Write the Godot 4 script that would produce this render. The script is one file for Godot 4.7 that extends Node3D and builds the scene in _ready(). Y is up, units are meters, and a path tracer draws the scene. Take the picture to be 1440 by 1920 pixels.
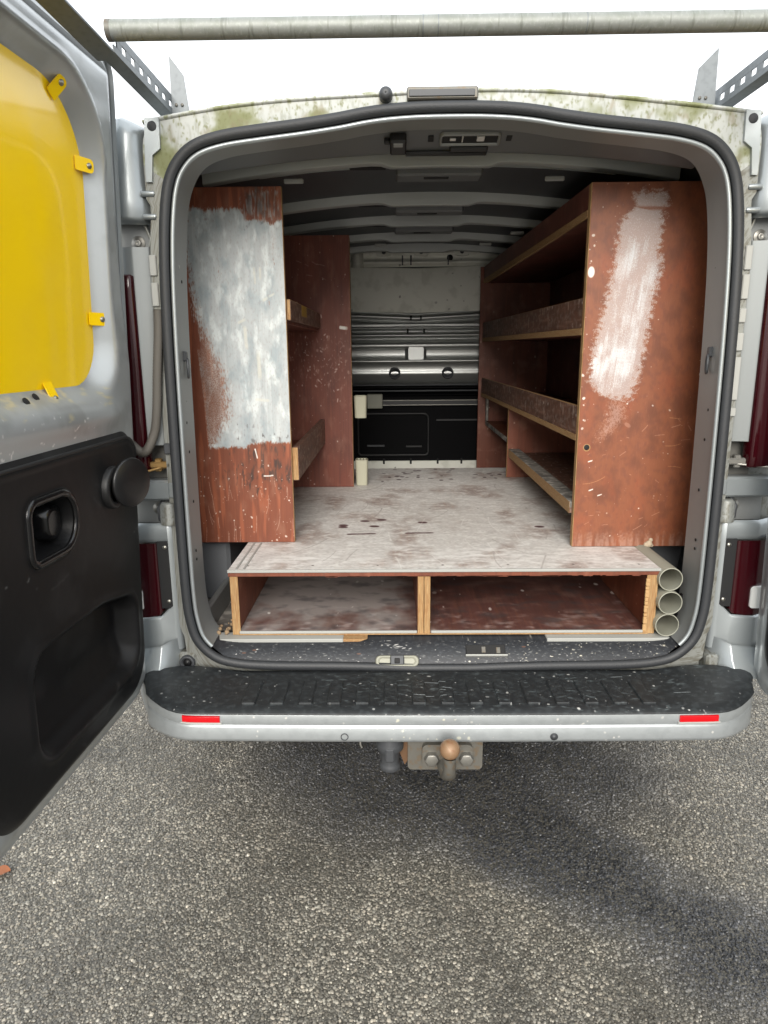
extends Node3D

# ---------------------------------------------------------------- mesh builder
class MB:
	var v := PackedVector3Array()
	var n := PackedVector3Array()
	var uv := PackedVector2Array()
	var ix := PackedInt32Array()

	func puv(p: Vector3, m: Vector3) -> Vector2:
		var a := m.abs()
		if a.x > a.y and a.x > a.z:
			return Vector2(p.z, -p.y)
		if a.y > a.z:
			return Vector2(p.x, p.z)
		return Vector2(p.x, -p.y)

	func tri(a: Vector3, b: Vector3, c: Vector3, hint: Vector3) -> void:
		var m := (b - a).cross(c - a)
		if m.length_squared() < 1e-18:
			return
		m = m.normalized()
		var k := v.size()
		if m.dot(hint) < 0.0:
			m = -m
			v.append_array([a, b, c])
		else:
			v.append_array([a, c, b])
		n.append_array([m, m, m])
		for i in 3:
			uv.append(puv(v[k + i], m))
			ix.append(k + i)

	func quad(a: Vector3, b: Vector3, c: Vector3, d: Vector3, hint: Vector3) -> void:
		tri(a, b, c, hint)
		tri(a, c, d, hint)

	func box(p0: Vector3, p1: Vector3, ch := 0.0015, xf := Transform3D()) -> void:
		var lo := Vector3(minf(p0.x, p1.x), minf(p0.y, p1.y), minf(p0.z, p1.z))
		var hi := Vector3(maxf(p0.x, p1.x), maxf(p0.y, p1.y), maxf(p0.z, p1.z))
		var c := (lo + hi) * 0.5
		var h := (hi - lo) * 0.5
		var e := minf(ch, minf(h.x, minf(h.y, h.z)) * 0.49)
		var s := h - Vector3(e, e, e)
		var bs := xf.basis
		for ax in 3:
			var bx := (ax + 1) % 3
			var cx := (ax + 2) % 3
			for sg in [-1.0, 1.0]:
				var q := []
				for k in [[-1, -1], [1, -1], [1, 1], [-1, 1]]:
					var p := Vector3()
					p[ax] = sg * h[ax]
					p[bx] = k[0] * s[bx]
					p[cx] = k[1] * s[cx]
					q.append(xf * (c + p))
				var hn := Vector3()
				hn[ax] = sg
				quad(q[0], q[1], q[2], q[3], bs * hn)
			if e > 0.0:
				for s1 in [-1.0, 1.0]:
					for s2 in [-1.0, 1.0]:
						var q2 := []
						for k in [[0, -1], [0, 1], [1, 1], [1, -1]]:
							var p := Vector3()
							p[cx] = k[1] * s[cx]
							p[ax] = s1 * (h[ax] if k[0] == 0 else s[ax])
							p[bx] = s2 * (s[bx] if k[0] == 0 else h[bx])
							q2.append(xf * (c + p))
						var hn2 := Vector3()
						hn2[ax] = s1
						hn2[bx] = s2
						quad(q2[0], q2[1], q2[2], q2[3], bs * hn2)
		if e > 0.0:
			for x in [-1.0, 1.0]:
				for y in [-1.0, 1.0]:
					for z in [-1.0, 1.0]:
						var g := Vector3(x, y, z)
						tri(xf * (c + g * Vector3(h.x, s.y, s.z)), xf * (c + g * Vector3(s.x, h.y, s.z)), xf * (c + g * Vector3(s.x, s.y, h.z)), bs * g)

	func hexa(p: Array) -> void:  # 4 near corners, 4 far corners, in matching order
		var c := Vector3()
		for q in p:
			c += q / 8.0
		for f in [[0, 1, 2, 3], [4, 5, 6, 7], [0, 1, 5, 4], [1, 2, 6, 5], [2, 3, 7, 6], [3, 0, 4, 7]]:
			var m: Vector3 = (p[f[0]] + p[f[1]] + p[f[2]] + p[f[3]]) / 4.0 - c
			quad(p[f[0]], p[f[1]], p[f[2]], p[f[3]], m)

	func grid(rows: Array, cu := false, hint := Vector3.ZERO) -> void:
		var nr := rows.size()
		var m: int = rows[0].size() + (1 if cu else 0)
		var base := v.size()
		var pts := PackedVector3Array()
		var tex := PackedVector2Array()
		var along := 0.0
		for i in nr:
			var r = rows[i]
			var u := 0.0
			if i > 0:
				along += (r[0] - rows[i - 1][0]).length()
			for j in m:
				var p: Vector3 = r[j % r.size()]
				if j > 0:
					u += (p - pts[pts.size() - 1]).length()
				pts.append(p)
				tex.append(Vector2(u, along))
		var nn := PackedVector3Array()
		nn.resize(pts.size())
		for i in nr - 1:
			for j in m - 1:
				var a := i * m + j
				var f := (pts[a + 1] - pts[a + m]).cross(pts[a + m + 1] - pts[a])
				for k in [a, a + 1, a + m, a + m + 1]:
					nn[k] += f
		if cu:
			for i in nr:
				var t := nn[i * m] + nn[i * m + m - 1]
				nn[i * m] = t
				nn[i * m + m - 1] = t
		var cen := Vector3()
		for p in pts:
			cen += p / pts.size()
		var sgn := 0.0
		for k in pts.size():
			sgn += nn[k].dot(hint if hint != Vector3.ZERO else pts[k] - cen)
		var fl := sgn < 0.0
		for k in pts.size():
			var t := nn[k].normalized()
			n.append(-t if fl else t)
		v.append_array(pts)
		uv.append_array(tex)
		for i in nr - 1:
			for j in m - 1:
				var a := base + i * m + j
				if fl:
					ix.append_array([a, a + m + 1, a + m, a, a + 1, a + m + 1])
				else:
					ix.append_array([a, a + m, a + m + 1, a, a + m + 1, a + 1])

	func fan(loop: PackedVector3Array, hint: Vector3) -> void:
		var c := Vector3()
		for p in loop:
			c += p / loop.size()
		for i in loop.size():
			tri(c, loop[i], loop[(i + 1) % loop.size()], hint)

	func tube(path: PackedVector3Array, r: float, sides := 12, caps := true, closed := false, squash := Vector2.ONE, up := Vector3.ZERO) -> void:
		var rows := []
		var cnt := path.size()
		var side := Vector3.ZERO
		for i in cnt + (1 if closed else 0):
			var k := i % cnt
			var a := path[(k - 1 + cnt) % cnt] if closed else path[maxi(k - 1, 0)]
			var b := path[(k + 1) % cnt] if closed else path[mini(k + 1, cnt - 1)]
			var t := (b - a).normalized()
			if up != Vector3.ZERO:
				side = up.cross(t).normalized()
			elif side == Vector3.ZERO:
				side = t.cross(Vector3.UP if absf(t.y) < 0.9 else Vector3.RIGHT).normalized()
			else:
				side = (side - t * side.dot(t)).normalized()
			var w := t.cross(side)
			var row := PackedVector3Array()
			for q in sides:
				var an := TAU * q / sides
				row.append(path[k] + side * cos(an) * r * squash.x + w * sin(an) * r * squash.y)
			rows.append(row)
		grid_tube(rows, path, closed)
		if caps and not closed:
			fan(rows[0], path[0] - path[1])
			fan(rows[-1], path[cnt - 1] - path[cnt - 2])

	func grid_tube(rows: Array, path: PackedVector3Array, _closed: bool) -> void:
		var k := v.size()
		var i0 := ix.size()
		grid(rows, true, Vector3.UP)
		var m: int = rows[0].size() + 1
		if n[k].dot(v[k] - path[0]) < 0.0:  # turn the whole skin outward
			for i in range(k, v.size()):
				n[i] = -n[i]
			for i in range(i0, ix.size(), 3):
				var t := ix[i + 1]
				ix[i + 1] = ix[i + 2]
				ix[i + 2] = t
		if m < 0:
			return

	func lathe(prof: Array, xf := Transform3D(), seg := 24) -> void:  # [radius, height along local y]
		var rows := []
		for p in prof:
			var row := PackedVector3Array()
			for q in seg:
				var an := TAU * q / seg
				row.append(xf * Vector3(cos(an) * p[0], p[1], sin(an) * p[0]))
			rows.append(row)
		var k := v.size()
		var i0 := ix.size()
		grid(rows, true, Vector3.UP)
		var cen := xf * Vector3(0, (prof[0][1] + prof[-1][1]) * 0.5, 0)
		var s := 0.0
		for i in range(k, v.size()):
			s += n[i].dot(v[i] - cen)
		if s < 0.0:
			for i in range(k, v.size()):
				n[i] = -n[i]
			for i in range(i0, ix.size(), 3):
				var t := ix[i + 1]
				ix[i + 1] = ix[i + 2]
				ix[i + 2] = t

	func prism(poly: PackedVector2Array, z0: float, z1: float, xf := Transform3D()) -> void:
		var t := Geometry2D.triangulate_polygon(poly)
		for side in [[z0, -1.0], [z1, 1.0]]:
			var z: float = side[0]
			var hn: Vector3 = xf.basis * Vector3(0, 0, side[1] * signf(z1 - z0))
			for i in range(0, t.size(), 3):
				tri(xf * Vector3(poly[t[i]].x, poly[t[i]].y, z), xf * Vector3(poly[t[i + 1]].x, poly[t[i + 1]].y, z), xf * Vector3(poly[t[i + 2]].x, poly[t[i + 2]].y, z), hn)
		var ccw := not Geometry2D.is_polygon_clockwise(poly)
		for i in poly.size():
			var a := poly[i]
			var b := poly[(i + 1) % poly.size()]
			var o := Vector3(b.y - a.y, a.x - b.x, 0) * (1.0 if ccw else -1.0)
			quad(xf * Vector3(a.x, a.y, z0), xf * Vector3(b.x, b.y, z0), xf * Vector3(b.x, b.y, z1), xf * Vector3(a.x, a.y, z1), xf.basis * o)

	func fit(x0: float, x1: float, y0: float, y1: float) -> void:
		for i in v.size():
			uv[i] = Vector2((v[i].x - x0) / (x1 - x0), (y1 - v[i].y) / (y1 - y0))

	func fit_floor(x0: float, x1: float, z0: float, z1: float) -> void:
		for i in v.size():
			uv[i] = Vector2((v[i].x - x0) / (x1 - x0), (v[i].z - z0) / (z1 - z0))

	func mesh() -> ArrayMesh:
		var a := []
		a.resize(Mesh.ARRAY_MAX)
		a[Mesh.ARRAY_VERTEX] = v
		a[Mesh.ARRAY_NORMAL] = n
		a[Mesh.ARRAY_TEX_UV] = uv
		a[Mesh.ARRAY_INDEX] = ix
		var m := ArrayMesh.new()
		m.add_surface_from_arrays(Mesh.PRIMITIVE_TRIANGLES, a)
		return m

# ---------------------------------------------------------------- scene helpers
var used := {}

func named(called: String, parent: Node) -> String:
	var key := str(parent.get_instance_id()) + called
	used[key] = used.get(key, -1) + 1
	return called if used[key] == 0 else "%s_%03d" % [called, used[key]]

func thing(called: String, label: String, category: String, at := Vector3.ZERO, group := "") -> Node3D:
	var o := Node3D.new()
	o.name = named(called, self)
	add_child(o, true)
	o.position = at
	o.set_meta("label", label)
	o.set_meta("category", category)
	if group:
		o.set_meta("group", group)
	return o

func part(called: String, mb: MB, m: Material, parent: Node, label := "") -> MeshInstance3D:
	var o := MeshInstance3D.new()
	o.mesh = mb.mesh()
	o.material_override = m
	o.name = named(called, parent)
	parent.add_child(o, true)
	if label:
		o.set_meta("label", label)
	return o

func holder(called: String, parent: Node, xf := Transform3D()) -> Node3D:
	var o := Node3D.new()
	o.name = named(called, parent)
	o.transform = xf
	parent.add_child(o, true)
	return o

func pbox(called: String, p0: Vector3, p1: Vector3, m: Material, parent: Node, ch := 0.0015) -> MeshInstance3D:
	var b := MB.new()
	b.box(p0, p1, ch)
	return part(called, b, m, parent)

func sst(a: float, b: float, x: float) -> float:
	return smoothstep(a, b, x)

func face_z(p: Vector3) -> Transform3D:  # local y looks along +z
	return Transform3D(Basis(Vector3.RIGHT, Vector3(0, 0, 1), Vector3(0, -1, 0)), p)

func along_x(p: Vector3, s := 1.0) -> Transform3D:  # local y looks along x
	return Transform3D(Basis(Vector3(0, -s, 0), Vector3(s, 0, 0), Vector3(0, 0, 1)), p)

func smooth_curve(pts: Array, per := 8, closed := false) -> PackedVector2Array:
	var out := PackedVector2Array()
	var c := pts.size()
	for i in c if closed else c - 1:
		var p0: Vector2 = pts[(i - 1 + c) % c] if closed or i > 0 else pts[0]
		var p1: Vector2 = pts[i]
		var p2: Vector2 = pts[(i + 1) % c]
		var p3: Vector2 = pts[(i + 2) % c] if closed or i + 2 < c else pts[c - 1]
		for k in per:
			out.append(p1.cubic_interpolate(p2, p0, p3, float(k) / per))
	if not closed:
		out.append(pts[c - 1])
	return out

func offset_loop(loop: PackedVector2Array, d: float) -> PackedVector2Array:  # positive = outward for a loop around the origin-ish centre
	var out := PackedVector2Array()
	var c := loop.size()
	var cw := Geometry2D.is_polygon_clockwise(loop)
	for i in c:
		var t := (loop[(i + 1) % c] - loop[(i - 1 + c) % c]).normalized()
		var nm := Vector2(t.y, -t.x)
		if cw:
			nm = -nm
		out.append(loop[i] + nm * d)
	return out

func at_z(loop: PackedVector2Array, z: float) -> PackedVector3Array:
	var out := PackedVector3Array()
	for p in loop:
		out.append(Vector3(p.x, p.y, z))
	return out

# ---------------------------------------------------------------- textures
func noise_bytes(w: int, h: int, sd: int, fx: float, fy: float, oct := 3) -> PackedByteArray:
	# fx, fy: features across the width and down the height
	var f := FastNoiseLite.new()
	f.seed = sd
	f.noise_type = FastNoiseLite.TYPE_SIMPLEX_SMOOTH
	f.fractal_octaves = oct
	var fw := fx / w
	var fh := fy / h
	f.frequency = maxf(fw, fh)
	var w2 := w if fw >= fh else maxi(4, int(w * fw / fh))
	var h2 := h if fh >= fw else maxi(4, int(h * fh / fw))
	var im := f.get_image(w2, h2)
	im.convert(Image.FORMAT_L8)
	if w2 != w or h2 != h:
		im.resize(w, h, Image.INTERPOLATE_CUBIC)
	return im.get_data()

class Tex:
	var w: int
	var h: int
	var d := PackedByteArray()

	func start(ww: int, hh: int, c: Color) -> void:
		w = ww
		h = hh
		d.resize(w * h * 3)
		for i in w * h:
			d[i * 3] = c.r8
			d[i * 3 + 1] = c.g8
			d[i * 3 + 2] = c.b8

	func layer(nb: PackedByteArray, lo: float, hi: float, c: Color, alpha: float, mask := PackedByteArray()) -> void:
		var lut := PackedFloat32Array()
		for i in 256:
			var x := i / 255.0
			lut.append(smoothstep(lo, hi, x) * alpha if lo < hi else (1.0 - smoothstep(hi, lo, x)) * alpha)
		var r := c.r8
		var g := c.g8
		var b := c.b8
		var masked := mask.size() > 0
		for i in w * h:
			var a := lut[nb[i]]
			if masked:
				a *= mask[i] / 255.0
			if a > 0.004:
				var k := i * 3
				d[k] = int(d[k] + (r - d[k]) * a)
				d[k + 1] = int(d[k + 1] + (g - d[k + 1]) * a)
				d[k + 2] = int(d[k + 2] + (b - d[k + 2]) * a)

	func dab(x: float, y: float, rx: float, ry: float, c: Color, a: float, turn := 0.0) -> void:
		var m := int(ceil(maxf(rx, ry))) + 1
		var cs := cos(turn)
		var sn := sin(turn)
		for j in range(maxi(0, int(y) - m), mini(h, int(y) + m + 1)):
			for i in range(maxi(0, int(x) - m), mini(w, int(x) + m + 1)):
				var dx := i - x
				var dy := j - y
				var u := (dx * cs + dy * sn) / rx
				var t := (-dx * sn + dy * cs) / ry
				var q := u * u + t * t
				if q < 1.0:
					var k := (j * w + i) * 3
					var e := a * minf(1.0, (1.0 - q) * 2.5)
					d[k] = int(d[k] + (c.r8 - d[k]) * e)
					d[k + 1] = int(d[k + 1] + (c.g8 - d[k + 1]) * e)
					d[k + 2] = int(d[k + 2] + (c.b8 - d[k + 2]) * e)

	func tex() -> ImageTexture:
		return ImageTexture.create_from_image(Image.create_from_data(w, h, false, Image.FORMAT_RGB8, d))

func spatter(t: Tex, rg: RandomNumberGenerator, count: int, r0: float, r1: float, c: Color, a: float, x0 := 0.0, x1 := 1.0, y0 := 0.0, y1 := 1.0, sx := 1.0) -> void:
	for i in count:
		var r := r0 + (r1 - r0) * pow(rg.randf(), 3.0)
		var tt := rg.randf_range(-0.7, 0.7)
		t.dab(rg.randf_range(x0, x1) * t.w, rg.randf_range(y0, y1) * t.h, r * rg.randf_range(0.7, 1.6) * sx, r, c, a * rg.randf_range(0.5, 1.0), tt)

func scratch(t: Tex, rg: RandomNumberGenerator, x: float, y: float, ln: float, turn: float, r: float, c: Color, a: float) -> void:
	var st := int(ln / maxf(0.6, r * 0.7))
	var bend := rg.randf_range(-0.01, 0.01)
	for i in st:
		t.dab(x, y, r, r, c, a * rg.randf_range(0.5, 1.0))
		x += cos(turn) * r * 0.7
		y += sin(turn) * r * 0.7
		turn += bend

func band_mask(w: int, h: int, rows: Array, wob: PackedByteArray, amp: float, soft: float) -> PackedByteArray:
	# rows: [v, u left, u right], sorted down; the edge is roughened by the noise
	var out := PackedByteArray()
	out.resize(w * h)
	var v0: float = rows[0][0]
	var v1: float = rows[-1][0]
	for y in h:
		var vv := float(y) / h
		var k := 0
		while k < rows.size() - 2 and rows[k + 1][0] < vv:
			k += 1
		var f := clampf((vv - rows[k][0]) / maxf(1e-5, rows[k + 1][0] - rows[k][0]), 0, 1)
		var l: float = lerpf(rows[k][1], rows[k + 1][1], f)
		var r: float = lerpf(rows[k][2], rows[k + 1][2], f)
		var aspect := float(h) / w
		for x in w:
			var u := float(x) / w
			var q := (wob[y * w + x] / 255.0 - 0.5) * amp
			var dd := minf(minf(u - l, r - u), minf(vv - v0, v1 - vv) * aspect) + q
			if dd > 0.0:
				out[y * w + x] = int(255.0 * minf(1.0, dd / soft))
	return out

func stroke(m: PackedByteArray, w: int, h: int, x: float, y: float, ln: float, turn: float, r: float, a: float) -> void:
	# a dry brush stroke laid into a mask: bristles of their own strength along the stroke
	var bristle := PackedFloat32Array()
	var nb := int(r * 2.0) + 1
	for i in nb:
		bristle.append(a * rg.randf_range(0.35, 1.0))
	var ux := cos(turn)
	var uy := sin(turn)
	var st := int(ln)
	for t in st:
		var fade := minf(1.0, minf(t, st - t) / (6.0 + r))
		for i in nb:
			var off := i - r
			var px := int(x + ux * t - uy * off)
			var py := int(y + uy * t + ux * off + sin(i * 2.1) * 3.0)
			if px >= 0 and py >= 0 and px < w and py < h:
				var k := py * w + px
				m[k] = mini(255, int(m[k] + (255 - m[k]) * bristle[i] * fade))

func crisp(m: PackedByteArray, nb: PackedByteArray, lo: float, hi: float, amp: float) -> PackedByteArray:
	var out := PackedByteArray()
	out.resize(m.size())
	for i in m.size():
		if m[i] > 3:
			out[i] = int(255.0 * smoothstep(lo, hi, m[i] / 255.0 + (nb[i] / 255.0 - 0.5) * amp))
	return out

func wood(w: int, h: int, sd: int, base: Color, dark := 0.35, dusty := 0.25) -> Tex:
	var t := Tex.new()
	t.start(w, h, base)
	t.layer(noise_bytes(w, h, sd, 26, 2, 3), 0.4, 0.9, base.darkened(0.3), dark)
	t.layer(noise_bytes(w, h, sd + 1, 80, 4, 2), 0.45, 0.95, base.lerp(Color8(190, 120, 70), 0.25), 0.4)
	t.layer(noise_bytes(w, h, sd + 2, 3, 4, 3), 0.35, 0.9, base.darkened(0.3), dark)
	t.layer(noise_bytes(w, h, sd + 3, 5, 8, 5), 0.5, 0.95, Color8(176, 150, 136), dusty)
	return t

func mat(c: Color, rough := 0.6, metal := 0.0) -> StandardMaterial3D:
	var m := StandardMaterial3D.new()
	m.albedo_color = c
	m.roughness = rough
	m.metallic = metal
	return m

func tmat(t: Texture2D, rough := 0.6, metal := 0.0, sc := Vector3.ONE) -> StandardMaterial3D:
	var m := mat(Color.WHITE, rough, metal)
	m.albedo_texture = t
	m.uv1_scale = sc
	return m

func bump(m: StandardMaterial3D, freq: float, cm: float, sc := 1.0, oct := 3) -> StandardMaterial3D:
	var nt := NoiseTexture2D.new()
	nt.width = 256
	nt.height = 256
	nt.seamless = true
	var f := FastNoiseLite.new()
	f.frequency = freq
	f.fractal_octaves = oct
	f.seed = int(freq * 1000)
	nt.noise = f
	m.heightmap_enabled = true
	m.heightmap_texture = nt
	m.heightmap_scale = cm
	if m.albedo_texture == null:
		m.uv1_scale = Vector3(sc, sc, sc)
	return m

func silver(c: Color, rough := 0.36, metal := 0.55, coat := 0.5) -> StandardMaterial3D:
	var m := mat(c, rough, metal)
	if coat > 0.0:
		m.clearcoat_enabled = true
		m.clearcoat = coat
		m.clearcoat_roughness = 0.12
	return m

var M := {}
var rg := RandomNumberGenerator.new()

func make_materials() -> void:
	rg.seed = 11
	var white := Color8(226, 224, 218)
	M.paint = silver(Color8(154, 160, 162))
	var tx := Tex.new()
	tx.start(256, 256, Color8(136, 138, 134))
	tx.layer(noise_bytes(256, 256, 210, 10, 5, 5), 0.48, 0.85, Color8(98, 95, 84), 0.7)
	tx.layer(noise_bytes(256, 256, 211, 40, 14, 4), 0.6, 0.9, Color8(84, 80, 68), 0.5)
	M.paint_dull = tmat(tx.tex(), 0.5, 0.35, Vector3(4, 4, 1))
	M.inner = silver(Color8(134, 136, 135), 0.5, 0.3, 0.0)
	M.black = mat(Color8(24, 24, 25), 0.5)
	M.void = mat(Color8(12, 12, 13), 0.7)
	M.rubber = bump(mat(Color8(44, 46, 49), 0.55), 0.06, 0.03, 9.0)
	M.gloss = mat(Color8(18, 18, 19), 0.22)
	M.gloss_soft = mat(Color8(22, 22, 23), 0.34)
	M.header = mat(Color8(96, 98, 99), 0.5, 0.2)
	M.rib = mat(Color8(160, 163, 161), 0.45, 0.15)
	M.pressed = silver(Color8(178, 180, 178), 0.34, 0.75, 0.0)
	M.arch = mat(Color8(112, 115, 119), 0.6)
	M.paint_grey = silver(Color8(122, 126, 126), 0.45, 0.4, 0.2)
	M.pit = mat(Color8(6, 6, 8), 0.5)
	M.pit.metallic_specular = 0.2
	M.strap_grey = mat(Color8(92, 91, 87), 0.6, 0.2)
	M.gasket = mat(Color8(84, 87, 86), 0.6)
	M.steel = mat(Color8(150, 148, 142), 0.42, 0.8)
	M.bright_steel = mat(Color8(200, 198, 192), 0.3, 0.85)
	M.gold = mat(Color8(164, 132, 84), 0.45, 0.7)
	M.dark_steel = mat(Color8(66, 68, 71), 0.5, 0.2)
	M.cream = mat(Color8(172, 170, 150), 0.6)
	M.yellow = mat(Color8(250, 208, 2), 0.3)
	M.yellow.clearcoat_enabled = true
	M.yellow.clearcoat = 0.6
	M.yellow.clearcoat_roughness = 0.08
	bump(M.yellow, 0.012, 0.25, 1.5, 2)
	M.pvc = mat(Color8(144, 144, 131), 0.5)
	M.white_trim = mat(Color8(160, 161, 157), 0.5, 0.1)
	M.red = mat(Color8(190, 14, 24), 0.18)
	M.dark_red = mat(Color8(46, 5, 11), 0.12)
	M.clear = mat(Color8(228, 229, 226), 0.12, 0.1)
	M.screw = mat(Color8(150, 148, 140), 0.35, 0.9)

	# ply and board
	var ply := Color8(150, 120, 82)
	var te := Tex.new()
	te.start(64, 64, ply)
	te.layer(noise_bytes(64, 64, 3, 2, 9, 2), 0.5, 0.62, Color8(134, 92, 52), 0.7)
	var te_v := Tex.new()
	te_v.start(64, 64, ply)
	te_v.layer(noise_bytes(64, 64, 3, 9, 2, 2), 0.5, 0.62, Color8(134, 92, 52), 0.7)
	te_v.layer(noise_bytes(64, 64, 5, 30, 4, 2), 0.55, 0.85, Color8(214, 180, 126), 0.5)
	te.layer(noise_bytes(64, 64, 4, 20, 20, 2), 0.6, 0.8, Color8(222, 196, 150), 0.5)
	M.edge = tmat(te.tex(), 0.75, 0.0, Vector3(5, 44, 1))
	M.edge_v = tmat(te_v.tex(), 0.75, 0.0, Vector3(44, 5, 1))
	var brown := Color8(114, 60, 40)
	var tw := wood(256, 256, 20, brown)
	spatter(tw, rg, 60, 0.6, 2.0, Color8(206, 190, 178), 0.7)
	M.board = tmat(tw.tex(), 0.5, 0.0, Vector3(1.6, 1.0, 1))
	var tdk := wood(256, 256, 24, Color8(98, 50, 38))
	M.board_dark = tmat(tdk.tex(), 0.55, 0.0, Vector3(1.6, 1.0, 1))
	var tl := wood(512, 64, 30, Color8(104, 70, 56), 0.4, 0.45)
	tl.layer(noise_bytes(512, 64, 33, 60, 4, 3), 0.5, 0.9, Color8(66, 52, 47), 0.6)
	tl.layer(noise_bytes(512, 64, 34, 24, 6, 5), 0.4, 0.9, Color8(140, 128, 120), 0.6)
	spatter(tl, rg, 90, 0.6, 2.2, white, 0.7)
	for i in 14:
		scratch(tl, rg, rg.randf() * 512, rg.randf() * 40, rg.randf_range(6, 20), rg.randf_range(1.2, 1.9), 0.9, white, 0.5)
	M.lip = tmat(tl.tex(), 0.6, 0.0, Vector3(0.9, 6, 1))

	# panel with the big white roller patch
	var w := 288
	var h := 800
	var t1 := wood(w, h, 40, Color8(118, 62, 40), 0.16, 0.2)
	t1.layer(noise_bytes(w, h, 44, 12, 3, 3), 0.55, 0.8, Color8(172, 96, 62), 0.5)
	var m0 := band_mask(w, h, [[0.0, 0.62, 1.0], [0.055, 0.60, 1.0], [0.09, 0.62, 1.0]], noise_bytes(w, h, 45, 20, 40, 4), 0.16, 0.05)
	t1.layer(noise_bytes(w, h, 46, 30, 14, 4), 0.3, 0.75, Color8(150, 148, 148), 0.85, m0)
	var fine := noise_bytes(w, h, 58, 130, 260, 2)
	var m1 := PackedByteArray()
	m1.resize(w * h)
	var soft := noise_bytes(w, h, 59, 40, 60, 4)
	for y in range(int(0.1 * h), int(0.66 * h)):
		for x in range(int(w * (0.12 + 0.13 * pow(float(y) / (0.7 * h), 1.5))), w):
			m1[y * w + x] = 120
	for i in 300:
		var y := rg.randf_range(0.05, 0.62) * h
		if i < 60:  # a row of short strokes closes the lower edge
			y = rg.randf_range(0.56, 0.64) * h
		var lft := w * (0.035 + 0.13 * pow(y / (0.7 * h), 1.5))
		var x := rg.randf_range(lft + 8.0, w + 6.0)
		y = maxf(y, (0.05 if x < 0.6 * w else 0.082) * h + rg.randf_range(0, 6))
		var low := (0.716 if x < 0.5 * w else 0.70) * h
		stroke(m1, w, h, x, y, minf(rg.randf_range(60, 230), low - y + rg.randf_range(-6, 3)), PI * 0.5 - 0.05 + rg.randf_range(-0.06, 0.05), rg.randf_range(7, 17), rg.randf_range(0.35, 0.8))
	for i in 46:  # and another closes the top
		var x := rg.randf_range(0.06, 1.02) * w
		stroke(m1, w, h, x, (0.05 if x < 0.6 * w else 0.082) * h + rg.randf_range(-2, 5), rg.randf_range(40, 90), PI * 0.5 + rg.randf_range(-0.06, 0.06), rg.randf_range(8, 15), 0.85)
	var thin := PackedByteArray()
	thin.resize(w * h)
	# thin, rubbed strip low on the left
	for y in range(int(0.28 * h), int(0.70 * h)):
		var f := float(y) / h
		var edge := 0.05 + 0.28 * sst(0.28, 0.55, f) * (1.0 - 0.5 * sst(0.6, 0.7, f))
		for x in int(w * 0.45):
			var k := y * w + x
			var t := sst(edge + 0.10, edge - 0.04, float(x) / w + (soft[k] / 255.0 - 0.5) * 0.16)
			thin[k] = int(255.0 * t)
	var c1 := crisp(m1, soft, 0.10, 0.55, 0.6)
	for i in w * h:
		if thin[i] > 0:
			c1[i] = int(c1[i] * (1.0 - thin[i] / 255.0 * (0.55 + 0.35 * smoothstep(0.4, 0.65, fine[i] / 255.0))))
	var full := PackedByteArray()
	full.resize(w * h)
	full.fill(255)
	t1.layer(full, 0.1, 0.2, Color8(176, 184, 186), 0.95, c1)
	var m1b := PackedByteArray()
	m1b.resize(w * h)
	var m1c := PackedByteArray()
	m1c.resize(w * h)
	for i in 46:
		stroke(m1b, w, h, rg.randf_range(0, w), rg.randf_range(0.06, 0.6) * h, rg.randf_range(40, 220), PI * 0.5 + rg.randf_range(-0.12, 0.1), rg.randf_range(5, 15), rg.randf_range(0.15, 0.45))
		stroke(m1c, w, h, rg.randf_range(0, w), rg.randf_range(0.06, 0.6) * h, rg.randf_range(40, 200), PI * 0.5 + rg.randf_range(-0.12, 0.1), rg.randf_range(5, 14), rg.randf_range(0.2, 0.5))
	for i in w * h:
		m1b[i] = m1b[i] * c1[i] / 255
		m1c[i] = m1c[i] * c1[i] / 255
	t1.layer(full, 0.1, 0.2, Color8(146, 157, 161), 0.75, m1b)
	t1.layer(full, 0.1, 0.2, Color8(212, 216, 215), 0.8, m1c)
	t1.layer(noise_bytes(w, h, 49, 5, 8, 5), 0.45, 0.9, Color8(142, 153, 158), 0.7, c1)
	t1.layer(noise_bytes(w, h, 57, 6, 9, 5), 0.5, 0.85, Color8(208, 214, 213), 0.8, c1)
	t1.layer(soft, 0.6, 0.85, Color8(150, 140, 138), 0.35, c1)
	var warm := Color8(206, 203, 188)
	for q in [[0.78, 0.295, 14, -0.4, 4], [0.84, 0.285, 18, -0.35, 3], [0.52, 0.355, 24, -0.35, 4], [0.70, 0.21, 34, 1.5, 4], [0.76, 0.21, 26, 1.6, 4], [0.58, 0.37, 50, 1.55, 6], [0.70, 0.44, 60, 1.5, 7], [0.66, 0.57, 40, 0.1, 4]]:
		scratch(t1, rg, q[0] * w, q[1] * h, q[2], q[3], q[4], warm, 0.35)
	t1.layer(noise_bytes(w, h, 52, 16, 12, 4), 0.35, 0.85, Color8(48, 38, 35), 0.75, band_mask(w, h, [[0.69, 0.5, 1.2], [0.76, 0.42, 1.2], [0.80, 0.3, 1.2], [0.83, 0.5, 0.9]], noise_bytes(w, h, 53, 14, 30, 4), 0.5, 0.12))
	t1.layer(noise_bytes(w, h, 54, 6, 6, 3), 0.3, 0.9, Color8(60, 56, 56), 0.6, band_mask(w, h, [[0.0, 0.55, 1.2], [0.04, 0.6, 1.2], [0.08, 0.7, 1.2]], noise_bytes(w, h, 55, 14, 30, 4), 0.5, 0.12))
	spatter(t1, rg, 130, 0.8, 3.0, white, 0.8, 0.0, 1.0, 0.74, 1.0)
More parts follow.
